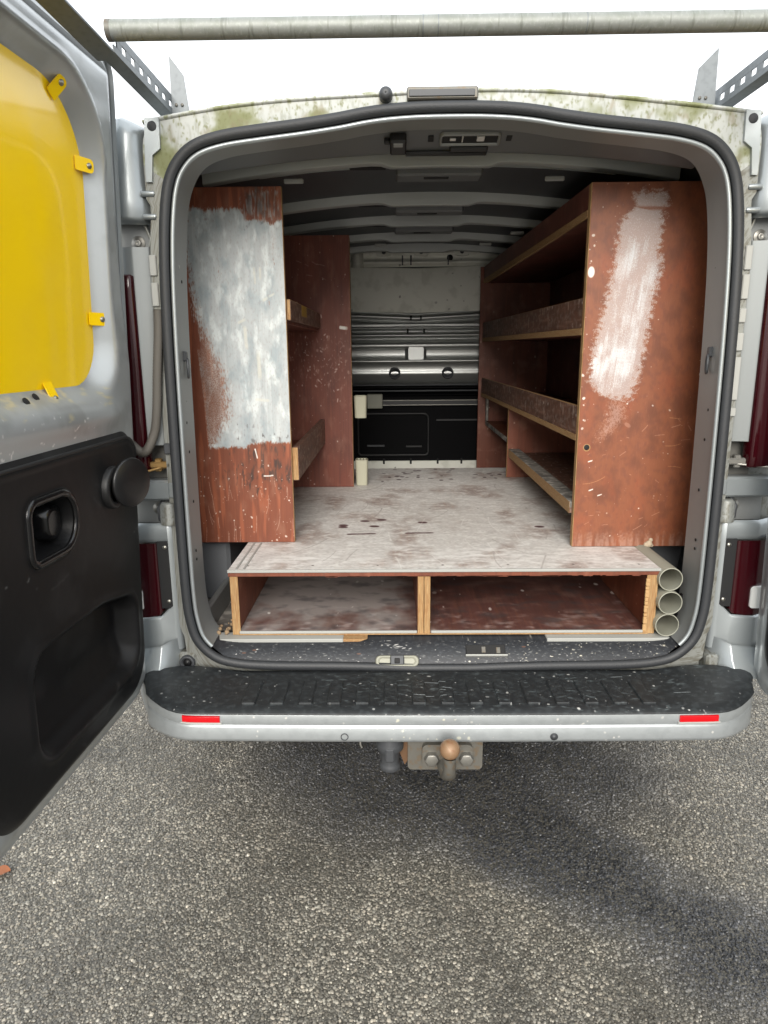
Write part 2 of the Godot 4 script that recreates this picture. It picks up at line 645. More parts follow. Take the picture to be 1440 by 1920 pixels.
	for i in 26:
		scratch(t1, rg, rg.randf() * w, h * rg.randf_range(0.8, 0.98), rg.randf_range(6, 60), rg.randf_range(1.4, 1.75), 0.9, Color8(188, 160, 146), 0.45)
	scratch(t1, rg, w * 0.62, h * 0.715, 24, 1.3, 2.2, white, 0.9)
	scratch(t1, rg, w * 0.70, h * 0.795, 30, 0.05, 1.8, white, 0.8)
	M.panel_a = tmat(t1.tex(), 0.6)

	# panel with the slanting roller stroke
	var t2 := Tex.new()
	t2.start(w, h, Color8(128, 74, 48))
	t2.layer(noise_bytes(w, h, 160, 4, 9, 5), 0.42, 0.85, Color8(96, 54, 36), 0.6)
	t2.layer(noise_bytes(w, h, 163, 3, 5, 4), 0.5, 0.9, Color8(136, 72, 44), 0.7)
	t2.layer(noise_bytes(w, h, 161, 14, 30, 4), 0.5, 0.85, Color8(108, 62, 46), 0.5)
	t2.layer(noise_bytes(w, h, 162, 60, 30, 3), 0.55, 0.95, Color8(146, 92, 68), 0.35)
	t2.layer(noise_bytes(w, h, 64, 18, 4, 3), 0.55, 0.8, Color8(134, 74, 46), 0.2)
	var wob := noise_bytes(w, h, 65, 34, 80, 4)
	var rows2 := [[0.015, 0.33, 0.60], [0.035, 0.31, 0.64], [0.06, 0.34, 0.645], [0.068, 0.30, 0.62], [0.10, 0.22, 0.62], [0.17, 0.20, 0.60], [0.20, 0.19, 0.645], [0.28, 0.15, 0.60], [0.37, 0.09, 0.56], [0.45, 0.05, 0.54], [0.52, 0.045, 0.50], [0.545, 0.10, 0.47], [0.57, 0.25, 0.46], [0.575, 0.26, 0.44]]
	var m2 := band_mask(w, h, rows2, noise_bytes(w, h, 69, 16, 60, 4), 0.09, 0.14)
	var stip := noise_bytes(w, h, 66, 130, 220, 3)
	var c2 := crisp(m2, stip, -0.05, 0.4, 0.5)
	var full2 := PackedByteArray()
	full2.resize(w * h)
	full2.fill(255)
	t2.layer(full2, 0.1, 0.2, Color8(176, 166, 164), 0.8, c2)
	var sm2 := PackedByteArray()
	sm2.resize(w * h)
	for i in 60:
		var f := rg.randf()
		var y := lerpf(0.07, 0.46, f) * h
		var cx := lerpf(0.50, 0.30, f) * w
		stroke(sm2, w, h, cx + rg.randf_range(-0.17, 0.14) * w, y, rg.randf_range(30, 110), PI * 0.5 + 0.13 + rg.randf_range(-0.04, 0.04), rg.randf_range(3, 12), rg.randf_range(0.15, 0.5))
	for i in 16:  # the thick end of the stroke
		stroke(sm2, w, h, rg.randf_range(0.10, 0.46) * w, rg.randf_range(0.41, 0.46) * h, rg.randf_range(24, 56), PI * 0.5 + 0.15, rg.randf_range(6, 12), 0.6)
	var c2b := crisp(sm2, stip, 0.15, 0.75, 0.7)
	for i in w * h:
		c2b[i] = c2b[i] * c2[i] / 255
	t2.layer(full2, 0.1, 0.2, Color8(200, 202, 204), 0.88, c2b)
	t2.layer(stip, 0.6, 0.85, Color8(212, 212, 212), 0.5, c2)
	t2.layer(full2, 0.1, 0.2, Color8(124, 66, 42), 0.8, band_mask(w, h, [[0.058, 0.30, 0.46], [0.064, 0.38, 0.68], [0.072, 0.5, 0.68]], stip, 0.02, 0.02))
	var m3 := crisp(band_mask(w, h, [[0.55, 0.20, 0.46], [0.62, 0.17, 0.45], [0.66, 0.12, 0.36], [0.70, 0.09, 0.18]], wob, 0.10, 0.2), stip, 0.2, 0.7, 0.9)
	t2.layer(full2, 0.1, 0.2, Color8(180, 148, 138), 0.6, m3)
	t2.dab(w * 0.42, h * 0.64, 10, 5, Color8(180, 140, 124), 0.4, 0.5)
	spatter(t2, rg, 80, 0.5, 1.6, white, 0.6)
	spatter(t2, rg, 22, 0.8, 2.2, white, 0.9, 0.02, 0.95, 0.55, 0.97)
	for i in 26:
		scratch(t2, rg, rg.randf() * w, h * rg.randf_range(0.6, 0.97), rg.randf_range(5, 26), rg.randf_range(-0.8, 0.9), rg.randf_range(0.6, 1.2), Color8(186, 140, 118), 0.4)
	for q in [[0.12, 0.83], [0.10, 0.745], [0.2, 0.845]]:
		scratch(t2, rg, w * q[0], h * q[1], 12, -0.3, 1.6, white, 0.9)
	spatter(t2, rg, 16, 1.2, 4.0, white, 0.9, 0.0, 0.05, 0.1, 0.7)
	t2.dab(w * 0.03, h * 0.225, 9, 13, white, 0.95)
	for q in [[0.78, 0.62, 30, 0.1], [0.76, 0.70, 40, 0.12], [0.8, 0.76, 34, -0.05], [0.06, 0.81, 60, 0.0]]:
		scratch(t2, rg, w * q[0], h * q[1], q[2], q[3], 1.0, Color8(176, 122, 84), 0.5)
	t2.layer(noise_bytes(w, h, 68, 14, 6, 4), 0.3, 0.7, Color8(170, 140, 128), 0.5, band_mask(w, h, [[0.95, -0.2, 1.2], [0.97, -0.2, 1.2], [1.05, -0.2, 1.2]], wob, 0.1, 0.1))
	M.panel_b = tmat(t2.tex(), 0.5)

	# far panel scraped with filler
	var t3 := wood(192, 512, 80, Color8(110, 54, 38), 0.35, 0.2)
	spatter(t3, rg, 130, 0.6, 2.2, white, 0.6)
	t3.layer(noise_bytes(192, 512, 84, 14, 30, 5), 0.6, 0.85, Color8(186, 160, 152), 0.5, band_mask(192, 512, [[0.34, -0.2, 1.2], [0.5, -0.2, 1.2], [0.62, -0.2, 1.2]], noise_bytes(192, 512, 85, 6, 12, 4), 0.5, 0.25))
	for i in 34:
		scratch(t3, rg, 192 * clampf(0.62 + 0.24 * rg.randfn(), 0, 1), 512 * clampf(0.48 + 0.09 * rg.randfn(), 0.1, 0.9), rg.randf_range(1, 9), rg.randf_range(-1.4, 1.4), rg.randf_range(0.7, 2.2), Color8(206, 188, 182), 0.5)
	for i in 7:
		scratch(t3, rg, rg.randf_range(30, 130), 512 * rg.randf_range(0.09, 0.17), rg.randf_range(8, 30), rg.randf_range(0.0, 0.5), 0.8, Color8(176, 150, 144), 0.4)
	scratch(t3, rg, 160, 178, 24, 0.1, 4, white, 0.9)
	M.panel_c = tmat(t3.tex(), 0.55)

	# dusty floor
	var tf := wood(512, 512, 90, Color8(160, 146, 140), 0.1, 0.3)
	tf.layer(noise_bytes(512, 512, 91, 5, 5, 5), 0.1, 0.5, Color8(208, 205, 201), 0.9)
	tf.layer(noise_bytes(512, 512, 92, 18, 44, 5), 0.45, 0.85, Color8(226, 224, 220), 0.75)
	tf.layer(noise_bytes(512, 512, 93, 10, 26, 5), 0.58, 0.92, Color8(168, 162, 158), 0.4)
	tf.layer(noise_bytes(512, 512, 97, 70, 160, 3), 0.5, 0.85, Color8(160, 153, 148), 0.5)
	tf.layer(noise_bytes(512, 512, 98, 90, 220, 2), 0.58, 0.85, Color8(226, 224, 220), 0.6)
	var mf := band_mask(512, 512, [[0.80, -0.2, 1.2], [0.9, -0.2, 1.2], [1.05, -0.2, 1.2]], noise_bytes(512, 512, 94, 10, 10, 4), 0.3, 0.2)
	tf.layer(noise_bytes(512, 512, 95, 14, 60, 4), 0.3, 0.75, Color8(234, 232, 229), 0.75, mf)
	tf.layer(noise_bytes(512, 512, 96, 16, 60, 4), 0.6, 0.95, Color8(150, 140, 135), 0.4, mf)
	for i in 34:
		tf.dab(rg.randf_range(0.3, 0.82) * 512, rg.randf_range(0.01, 0.22) * 512, rg.randf_range(3, 7), rg.randf_range(2.0, 5.0), Color8(60, 38, 42), 0.8, rg.randf_range(-0.4, 0.4))
	for q in [[0.24, 0.70], [0.30, 0.665], [0.33, 0.71], [0.35, 0.655], [0.47, 0.68], [0.24, 0.715], [0.80, 0.72]]:
		tf.dab(q[0] * 512, q[1] * 512, 8, 4.5, Color8(72, 44, 46), 0.85, 0.1)
	for q in [[0.26, 0.772], [0.42, 0.766]]:
		scratch(tf, rg, q[0] * 512, q[1] * 512, 40, -0.06, 2.4, Color8(70, 40, 42), 0.8)
	for i in 40:
		scratch(tf, rg, 512 * rg.randf_range(0.2, 0.9), 512 * rg.randf_range(0.2, 0.95), rg.randf_range(20, 110), PI * 0.5 + rg.randf_range(-0.5, 0.5), rg.randf_range(0.6, 1.1), Color8(150, 142, 137) if i % 2 else Color8(232, 230, 226), 0.35)
	for i in 14:
		tf.dab(512 * (0.04 + 0.92 * (i % 7) / 6.0), 512 * (0.975 if i < 7 else 0.55), 1.6, 1.3, Color8(74, 66, 62), 0.9)
	M.floor = tmat(tf.tex(), 0.62)
	var tg := wood(512, 256, 100, Color8(92, 58, 52), 0.4, 0.3)
	tg.layer(noise_bytes(512, 256, 101, 5, 5, 5), -0.9, 0.2, Color8(146, 140, 137), 0.93, band_mask(512, 256, [[-0.1, -0.2, 0.46], [0.5, -0.2, 0.5], [1.1, -0.2, 0.48]], noise_bytes(512, 256, 102, 8, 8, 4), 0.15, 0.12))
	tg.layer(noise_bytes(512, 256, 103, 10, 14, 5), 0.5, 0.9, Color8(62, 60, 63), 0.5)
	tg.layer(noise_bytes(512, 256, 104, 20, 30, 4), 0.4, 0.8, Color8(206, 198, 194), 0.8, band_mask(512, 256, [[0.86, -0.2, 1.2], [0.95, -0.2, 1.2], [1.1, -0.2, 1.2]], noise_bytes(512, 256, 105, 12, 12, 4), 0.2, 0.2))
	spatter(tg, rg, 60, 1.0, 4.0, white, 0.8)
	M.deck = tmat(tg.tex(), 0.6)
	var tv := Tex.new()
	tv.start(256, 256, Color8(128, 124, 118))
	tv.layer(noise_bytes(256, 256, 110, 8, 8, 5), 0.35, 0.7, Color8(84, 80, 76), 0.8)
	tv.layer(noise_bytes(256, 256, 111, 20, 20, 4), 0.55, 0.8, Color8(196, 190, 180), 0.7)
	M.van_floor = tmat(tv.tex(), 0.7, 0.0, Vector3(1, 1, 1))

	# splashed dark plastics
	var tt := Tex.new()
	tt.start(1024, 128, Color8(33, 36, 38))
	tt.layer(noise_bytes(1024, 128, 120, 60, 10, 4), 0.45, 0.8, Color8(60, 65, 67), 0.55)
	tt.layer(noise_bytes(1024, 128, 121, 40, 14, 5), 0.62, 0.85, Color8(110, 120, 122), 0.6, band_mask(1024, 128, [[-0.1, 0.2, 0.95], [0.5, 0.3, 0.9], [1.1, 0.3, 0.9]], noise_bytes(1024, 128, 122, 12, 4, 3), 0.3, 0.1))
	spatter(tt, rg, 170, 0.6, 2.2, white, 0.7)
	spatter(tt, rg, 70, 0.6, 2.6, white, 0.8, 0.42, 0.9)
	for i in 9:
		scratch(tt, rg, rg.randf_range(420, 880), rg.randf_range(20, 120), rg.randf_range(10, 40), rg.randf_range(-0.2, 0.2), 1.2, Color8(170, 178, 180), 0.5)
	M.tread = tmat(tt.tex(), 0.5)
	var ts := Tex.new()
	ts.start(1024, 96, Color8(42, 44, 48))
	ts.layer(noise_bytes(1024, 96, 130, 80, 8, 4), 0.4, 0.95, Color8(66, 69, 73), 0.6)
	ts.layer(noise_bytes(1024, 96, 131, 50, 8, 4), 0.7, 0.9, Color8(140, 140, 136), 0.6)
	spatter(ts, rg, 200, 0.6, 2.0, white, 0.8)
	spatter(ts, rg, 200, 0.6, 2.6, Color8(214, 208, 188), 0.9, 0.55, 1.0)
	for q in [[0.12, 0.4], [0.33, 0.55], [0.66, 0.3], [0.10, 0.5]]:
		ts.dab(q[0] * 1024, q[1] * 96, 5, 3, Color8(120, 84, 68), 0.7)
	for i in 12:
		ts.dab(rg.randf_range(395, 450), rg.randf_range(5, 40), rg.randf_range(3, 9), rg.randf_range(1, 2.5), white, 0.6, rg.randf_range(-0.7, 0.7))
	M.sill = tmat(ts.tex(), 0.5, 0.2)
	var tb := Tex.new()
	tb.start(1024, 64, Color8(164, 169, 171))
	tb.layer(noise_bytes(1024, 64, 140, 40, 3, 4), 0.4, 0.8, Color8(150, 155, 157), 0.4)
	spatter(tb, rg, 60, 0.6, 2.2, white, 0.9, 0.2, 0.9)
	spatter(tb, rg, 30, 1.0, 3.5, Color8(232, 230, 210), 0.9, 0.38, 0.55)
	M.bumper = tmat(tb.tex(), 0.36, 0.5)
	M.bumper.clearcoat_enabled = true
	M.bumper.clearcoat = 0.4
	M.bumper.clearcoat_roughness = 0.15

	# algae on the roof rim
	var ta := Tex.new()
	ta.start(1024, 128, Color8(178, 181, 178))
	ta.layer(noise_bytes(1024, 128, 150, 90, 5, 4), 0.5, 0.9, Color8(140, 143, 130), 0.6)
	ta.layer(noise_bytes(1024, 128, 151, 9, 2, 4), 0.5, 0.85, Color8(104, 108, 62), 0.8)
	ta.layer(noise_bytes(1024, 128, 152, 110, 12, 4), 0.58, 0.9, Color8(98, 101, 60), 0.6)
	ta.layer(noise_bytes(1024, 128, 153, 30, 3, 4), 0.62, 0.95, Color8(122, 112, 86), 0.5)
	M.algae = tmat(ta.tex(), 0.62, 0.1, Vector3(0.62, 4, 1))
	var tz := Tex.new()
	tz.start(512, 128, Color8(132, 135, 131))
	tz.layer(noise_bytes(512, 128, 160, 10, 6, 5), 0.4, 0.9, Color8(118, 122, 115), 0.6)
	tz.layer(noise_bytes(512, 128, 161, 40, 20, 4), 0.55, 0.9, Color8(150, 155, 149), 0.6)
	tz.layer(noise_bytes(512, 128, 162, 24, 2, 3), 0.68, 0.85, Color8(96, 99, 92), 0.5)
	M.galv = tmat(tz.tex(), 0.55, 0.35, Vector3(3, 0.8, 1))
	var ty := Tex.new()
	ty.start(128, 128, Color8(112, 117, 120))
	ty.layer(noise_bytes(128, 128, 164, 12, 12, 4), 0.45, 0.9, Color8(96, 101, 104), 0.6)
	M.galv_plate = tmat(ty.tex(), 0.5, 0.35, Vector3(4, 4, 1))
	var tq := Tex.new()
	tq.start(256, 256, Color8(132, 104, 78))
	tq.layer(noise_bytes(256, 256, 170, 8, 8, 5), 0.5, 0.9, Color8(118, 82, 56), 0.7)
	tq.layer(noise_bytes(256, 256, 171, 10, 5, 4), 0.6, 0.85, Color8(140, 118, 96), 0.6)
	M.rust = tmat(tq.tex(), 0.5, 0.15, Vector3(4, 4, 1))
	var tp := Tex.new()
	tp.start(256, 256, Color8(104, 102, 96))
	tp.layer(noise_bytes(256, 256, 172, 8, 8, 5), 0.5, 0.95, Color8(112, 88, 62), 0.6)
	M.plate = tmat(tp.tex(), 0.5, 0.4, Vector3(5, 5, 1))

	# the door's inner sheet, grazed below the window
	var td := Tex.new()
	td.start(256, 512, Color8(172, 176, 177))
	td.layer(noise_bytes(256, 512, 180, 6, 10, 5), 0.5, 0.85, Color8(142, 145, 144), 0.5)
	td.layer(noise_bytes(256, 512, 181, 12, 60, 4), 0.55, 0.8, Color8(206, 196, 158), 0.8, band_mask(256, 512, [[0.45, 0.1, 1.2], [0.47, 0.15, 1.2], [0.49, 0.2, 1.2]], noise_bytes(256, 512, 182, 10, 30, 3), 0.2, 0.06))  # cream on the ledge: dirt plus yellow bounce from the guard, painted in
	spatter(td, rg, 34, 0.4, 1.1, Color8(240, 240, 238), 0.9, 0.2, 0.85, 0.48, 0.54)
	for i in 9:
		scratch(td, rg, rg.randf_range(60, 210), rg.randf_range(252, 272), rg.randf_range(2, 9), rg.randf_range(-0.6, 1.4), 0.6, Color8(240, 240, 238), 0.8)
	M.door = tmat(td.tex(), 0.38, 0.5)
	M.door.clearcoat_enabled = true
	M.door.clearcoat = 0.4
	M.door.clearcoat_roughness = 0.15
	var tk := Tex.new()
	tk.start(256, 256, Color8(20, 20, 21))
	tk.layer(noise_bytes(256, 256, 185, 5, 5, 5), 0.5, 0.85, Color8(36, 36, 37), 0.6)
	spatter(tk, rg, 30, 0.5, 1.2, Color8(120, 120, 118), 0.6)
	for i in 22:
		scratch(tk, rg, rg.randf() * 256, rg.randf() * 256, rg.randf_range(4, 26), rg.randf_range(-0.8, 0.8), rg.randf_range(0.5, 1.4), Color8(60, 60, 59), 0.3)
	M.trim = tmat(tk.tex(), 0.42)
	bump(M.trim, 0.09, 0.02)
	M.trim.metallic_specular = 0.32
	# bulkhead sheets
	var tu := Tex.new()
	tu.start(256, 256, Color8(222, 222, 212))
	tu.layer(noise_bytes(256, 256, 190, 6, 6, 5), 0.5, 0.8, Color8(196, 196, 184), 0.6)
	spatter(tu, rg, 26, 0.8, 3.0, Color8(84, 82, 78), 0.6)
	M.bulk = tmat(tu.tex(), 0.5, 0.15, Vector3(1.2, 1.2, 1))

	# asphalt
	var tr := Tex.new()
	tr.start(512, 512, Color8(72, 70, 64))
	tr.layer(noise_bytes(512, 512, 202, 5, 5, 4), 0.45, 0.9, Color8(92, 88, 80), 0.6)
	tr.layer(noise_bytes(512, 512, 200, 110, 110, 2), 0.45, 0.7, Color8(116, 112, 102), 0.9)
	tr.layer(noise_bytes(512, 512, 201, 130, 130, 2), 0.58, 0.8, Color8(44, 42, 39), 0.9)
	M.asphalt = tmat(tr.tex(), 0.6, 0.0, Vector3(1.4, 1.4, 1))
	bump(M.asphalt, 0.12, 0.5)
	M.bed = mat(Color8(46, 44, 41), 0.85)
	M.chip = mat(Color.WHITE, 0.36)
	M.chip.vertex_color_use_as_albedo = true

# ---------------------------------------------------------------- shapes of the van
const HALF := [Vector2(0, 1.956), Vector2(0.08, 1.955), Vector2(0.15, 1.951), Vector2(0.21, 1.944), Vector2(0.27, 1.934), Vector2(0.36, 1.922), Vector2(0.46, 1.911), Vector2(0.55, 1.899), Vector2(0.615, 1.880), Vector2(0.657, 1.848), Vector2(0.685, 1.800), Vector2(0.701, 1.725), Vector2(0.712, 1.60), Vector2(0.718, 1.42), Vector2(0.721, 1.2), Vector2(0.723, 0.95), Vector2(0.722, 0.74), Vector2(0.715, 0.655), Vector2(0.697, 0.595), Vector2(0.655, 0.550), Vector2(0.60, 0.530), Vector2(0.50, 0.521), Vector2(0.30, 0.518), Vector2(0.19, 0.515), Vector2(0.08, 0.511), Vector2(0, 0.511)]
var seal_loop: PackedVector2Array

func roof_out(x: float) -> float:
	return 1.998 - 0.105 * x * x

func roof_in(x: float) -> float:
	return 1.962 - 0.12 * x * x

func sd_rr(s: float, y: float, s0: float, s1: float, y0: float, y1: float, r_lo_in: float, r_hi_in: float, r_lo_out: float, r_hi_out: float) -> float:
	var cx := (s0 + s1) * 0.5
	var cy := (y0 + y1) * 0.5
	var r := 0.0
	if s < cx:
		r = r_hi_in if y > cy else r_lo_in
	else:
		r = r_hi_out if y > cy else r_lo_out
	var qx := absf(s - cx) - (s1 - s0) * 0.5 + r
	var qy := absf(y - cy) - (y1 - y0) * 0.5 + r
	return minf(maxf(qx, qy), 0.0) + Vector2(maxf(qx, 0), maxf(qy, 0)).length() - r

func sd_window(s: float, y: float) -> float:
	return sd_rr(s, y, 0.12, 0.655, 0.125, 0.727, 0.10, 0.17, 0.10, 0.17)

func sd_frame(s: float, y: float) -> float:
	return sd_rr(s, y, 0.085, 0.71, -0.69, 0.768, 0.09, 0.17, 0.09, 0.17)

func sd_outline(s: float, y: float) -> float:
	return sd_rr(s, y, -0.022, 0.79, -0.732, 0.857, 0.07, 0.05, 0.07, 0.05)

func sd_trim(s: float, y: float) -> float:
	return sd_rr(s, y, 0.033, 0.735, -0.685, 0.012, 0.11, 0.075, 0.11, 0.075)

func sd_cup(s: float, y: float) -> float:
	return sd_rr(s, y, 0.375, 0.535, -0.190, -0.083, 0.05, 0.052, 0.018, 0.02)

func sd_pocket(s: float, y: float) -> float:
	return sd_rr(s, y, 0.10, 0.565, -0.60, -0.372 - 0.03 * sst(0.3, 0.1, s), 0.06, 0.05, 0.06, 0.05)

func n_sheet(s: float, y: float) -> float:
	var dw := sd_window(s, y)
	var df := sd_frame(s, y)
	var do := -sd_outline(s, y)
	var n := -0.05 + 0.05 * sst(-0.01, 0.05, dw)
	n -= 0.012 * sst(0.0, 0.014, df) * sst(0.15, 0.35, y)
	n -= 0.022 * pow(1.0 - sst(0.0, 0.06, do), 1.4)
	n -= 0.012 * exp(-pow((do - 0.034) / 0.010, 2.0)) * sst(0.35, 0.5, y)
	n += 0.012 * exp(-pow((y - 0.055) / 0.03, 2.0)) * sst(0.03, 0.14, s)
	n -= 0.064 * sst(0.02, 0.045, -sd_trim(s, y))
	return n

func n_trim(s: float, y: float) -> float:
	var d := sd_trim(s, y)
	var n := -0.002 + 0.016 * sqrt(sst(0.0, 0.026, -d))
	n += 0.004 * exp(-pow((d + 0.022) / 0.005, 2.0)) * sst(-0.2, -0.05, y)
	var c := sd_cup(s, y)
	n += 0.008 * exp(-pow((c - 0.006) / 0.007, 2.0))
	n -= 0.045 * sst(0.004, -0.012, c)
	var p := sd_pocket(s, y)
	n -= 0.05 * sst(0.006, -0.022, p) * (0.45 + 0.55 * sst(-0.62, -0.5, y))
	n += 0.003 * exp(-pow((p - 0.012) / 0.008, 2.0))
	return n

func field(mb: MB, s0: float, s1: float, y0: float, y1: float, st: float, sdf: Callable, hf: Callable, mir: float) -> void:
	var ns := int(round((s1 - s0) / st)) + 1
	var ny := int(round((y1 - y0) / st)) + 1
	var pts := PackedVector3Array()
	var inside := PackedByteArray()
	var uvs := PackedVector2Array()
	for j in ny:
		for i in ns:
			var s := s0 + i * st
			var y := y0 + j * st
			var d: float = sdf.call(s, y)
			if absf(d) < st * 0.55:
				var gx: float = (sdf.call(s + 0.001, y) - d) / 0.001
				var gy: float = (sdf.call(s, y + 0.001) - d) / 0.001
				s -= gx * d
				y -= gy * d
				d = 0.0
			inside.append(1 if d <= 0.0 else 0)
			pts.append(Vector3(s * mir, y, hf.call(s, y)))
			uvs.append(Vector2(s, y))
	var nn := PackedVector3Array()
	nn.resize(pts.size())
	var tris := PackedInt32Array()
	for j in ny - 1:
		for i in ns - 1:
			var q := [j * ns + i, j * ns + i + 1, (j + 1) * ns + i + 1, (j + 1) * ns + i]
			var ok := []
			for k in q:
				if inside[k]:
					ok.append(k)
			if ok.size() < 3:
				continue
			for k in ok.size() - 2:
				tris.append_array([ok[0], ok[k + 1], ok[k + 2]])
	for k in range(0, tris.size(), 3):
		var f := (pts[tris[k + 1]] - pts[tris[k]]).cross(pts[tris[k + 2]] - pts[tris[k]])
		if f.z < 0:
			f = -f
		for e in 3:
			nn[tris[k + e]] += f
	var base := mb.v.size()
	for k in pts.size():
		mb.v.append(pts[k])
		mb.n.append(nn[k].normalized() if nn[k].length_squared() > 0 else Vector3(0, 0, 1))
		mb.uv.append(uvs[k])
	for k in range(0, tris.size(), 3):
		var a := tris[k] + base
		var b := tris[k + 1] + base
		var c := tris[k + 2] + base
		if mir > 0:
			mb.ix.append_array([a, c, b])
		else:
			mb.ix.append_array([a, b, c])

func rr_loop(s0: float, s1: float, y0: float, y1: float, radii: Array, seg := 8) -> PackedVector2Array:
	# radii: low inner, low outer, high outer, high inner (inner = s0)
	var out := PackedVector2Array()
	var cs := [[s0, y0, 1, 1, PI], [s1, y0, -1, 1, PI * 1.5], [s1, y1, -1, -1, 0.0], [s0, y1, 1, -1, PI * 0.5]]
	for k in 4:
		var r: float = radii[k]
		for i in seg + 1:
			var a: float = cs[k][4] + PI * 0.5 * i / seg
			out.append(Vector2(cs[k][0] + cs[k][2] * r + cos(a) * r, cs[k][1] + cs[k][3] * r + sin(a) * r))
	return out

func dloop(l: PackedVector2Array, n: float, mir: float) -> PackedVector3Array:
	var o := PackedVector3Array()
	for p in l:
		o.append(Vector3(p.x * mir, p.y, n))
	return o

func build_door(van: Node3D, xf: Transform3D, mir: float, label: String) -> void:
	var d := holder("rear_door", van, xf)
	d.set_meta("label", label)
	var sh := MB.new()
	field(sh, -0.022, 0.79, -0.732, 0.857, 0.008, func(s, y): return maxf(sd_outline(s, y), -sd_window(s, y) - 0.006), n_sheet, mir)
	for i in sh.uv.size():
		sh.uv[i] = Vector2(sh.uv[i].x / 0.8, (0.84 - sh.uv[i].y) / 1.56)
	var ol := rr_loop(-0.022, 0.79, -0.732, 0.857, [0.07, 0.07, 0.05, 0.05])
	sh.grid([dloop(ol, -0.0225, mir), dloop(offset_loop(ol, 0.002), -0.03, mir), dloop(offset_loop(ol, 0.002), -0.07, mir)], true)
	part("inner_sheet", sh, M.door, d)
	var sk := MB.new()
	var o2 := offset_loop(ol, 0.012)
	sk.grid([dloop(ol, -0.066, mir), dloop(o2, -0.066, mir), dloop(o2, -0.072, mir), dloop(offset_loop(ol, -0.03), -0.088, mir), dloop(offset_loop(ol, -0.2), -0.1, mir)], true)
	sk.fan(dloop(offset_loop(ol, -0.2), -0.1, mir), Vector3(0, 0, -1))
	part("outer_skin", sk, M.paint, d)
	# gasket round the top of the door
	var gl := PackedVector3Array()
	for p in offset_loop(ol, -0.034):
		if p.y > 0.5:
			gl.append(Vector3(p.x * mir, p.y, n_sheet(p.x, p.y) + 0.001))
	var gk := MB.new()
	gk.tube(gl, 0.012, 8, true, false, Vector2(1.0, 0.35), Vector3(0, 0, 1))
	part("gasket", gk, M.gasket, d)
	# yellow window guard
	var wl := rr_loop(0.112, 0.663, 0.117, 0.735, [0.105, 0.105, 0.175, 0.175], 12)
	var wg := MB.new()
	wg.grid([dloop(wl, -0.05, mir), dloop(wl, -0.0445, mir), dloop(offset_loop(wl, -0.0015), -0.0435, mir)], true)
	wg.fan(dloop(offset_loop(wl, -0.0015), -0.0435, mir), Vector3(0, 0, 1))
	part("window_guard", wg, M.yellow, d, "glossy yellow window guard sheet")
	for q in [[0.145, 0.595, PI], [0.126, 0.27, PI], [0.34, 0.125, -PI / 2 - 0.1], [0.235, 0.708, PI * 0.68], [0.55, 0.73, PI / 2], [0.66, 0.3, 0.0]]:
		var tb := MB.new()
		var tl := rr_loop(-0.012, 0.037, -0.0145, 0.0145, [0.003, 0.01, 0.01, 0.003], 4)
		var zx := Vector3(cos(q[2]) * mir, sin(q[2]), 0.42).normalized()
		var zy := Vector3(-sin(q[2]) * mir, cos(q[2]), 0).normalized()
		var tx := Transform3D(Basis(zx, zy, zx.cross(zy) * mir), Vector3(q[0] * mir, q[1], -0.036))
		tb.prism(tl, -0.0012, 0.0012, tx)
		part("guard_tab", tb, M.yellow, d)
		var sc := MB.new()
		var sb := Basis(zx, zx.cross(zy) * mir, -zy)
		sc.lathe([[0.0065, 0.0], [0.0065, 0.002], [0.004, 0.004], [0.0, 0.0045]], Transform3D(sb, tx * Vector3(0.024, 0, 0.001)), 10)
		part("screw", sc, M.screw, d)
	for q in [[0.45, 0.105], [0.405, 0.11]]:
		var hl := MB.new()
		hl.lathe([[0.009, 0.0], [0.009, 0.0015], [0.0, 0.0015]], Transform3D(Basis(Vector3.RIGHT, Vector3(0, 0.55, 0.83), Vector3(0, -0.83, 0.55)), Vector3(q[0] * mir, q[1], n_sheet(q[0], q[1]) + 0.001)), 12)
		part("drain_hole", hl, M.void, d)
	# black trim
	var tr := MB.new()
	field(tr, 0.033, 0.735, -0.685, 0.012, 0.006, sd_trim, n_trim, mir)
	part("door_trim", tr, M.trim, d, "black moulded lower trim panel")
	var lv := MB.new()
	lv.grid([dloop(rr_loop(0.385, 0.455, -0.178, -0.10, [0.03, 0.03, 0.02, 0.02]), -0.03, mir), dloop(rr_loop(0.39, 0.45, -0.175, -0.105, [0.03, 0.03, 0.02, 0.02]), -0.006, mir), dloop(rr_loop(0.40, 0.44, -0.165, -0.115, [0.02, 0.02, 0.02, 0.02]), -0.004, mir)], true)
	lv.fan(dloop(rr_loop(0.40, 0.44, -0.165, -0.115, [0.02, 0.02, 0.02, 0.02]), -0.004, mir), Vector3(0, 0, 1))
	part("door_pull", lv, M.gloss, d)
	var rim := MB.new()
	var rl := rr_loop(0.368, 0.542, -0.197, -0.076, [0.057, 0.025, 0.027, 0.059], 10)
	rim.tube(dloop(rl, 0.0155, mir), 0.009, 8, false, true, Vector2(1, 0.7), Vector3(0, 0, 1))
	part("pull_rim", rim, M.gloss, d)
	var li := MB.new()
	var l2 := rr_loop(0.047, 0.722, -0.672, -0.004, [0.1, 0.1, 0.066, 0.066], 8)
	var lp := PackedVector3Array()
	for p in l2:
		if p.y > -0.07:
			lp.append(Vector3(p.x * mir, p.y, n_trim(p.x, p.y) + 0.001))
	li.tube(lp, 0.0042, 8, true, false, Vector2.ONE, Vector3(0, 0, 1))
	part("trim_bead", li, M.black, d)
	# round cover over the door check
	var cv := MB.new()
	cv.lathe([[0.05, 0.0], [0.05, 0.016], [0.045, 0.02], [0.036, 0.02], [0.034, 0.012]], Transform3D(Basis(Vector3.RIGHT, Vector3(0, 0, 1), Vector3.DOWN), Vector3(0.195 * mir, -0.11, 0.008)), 32)
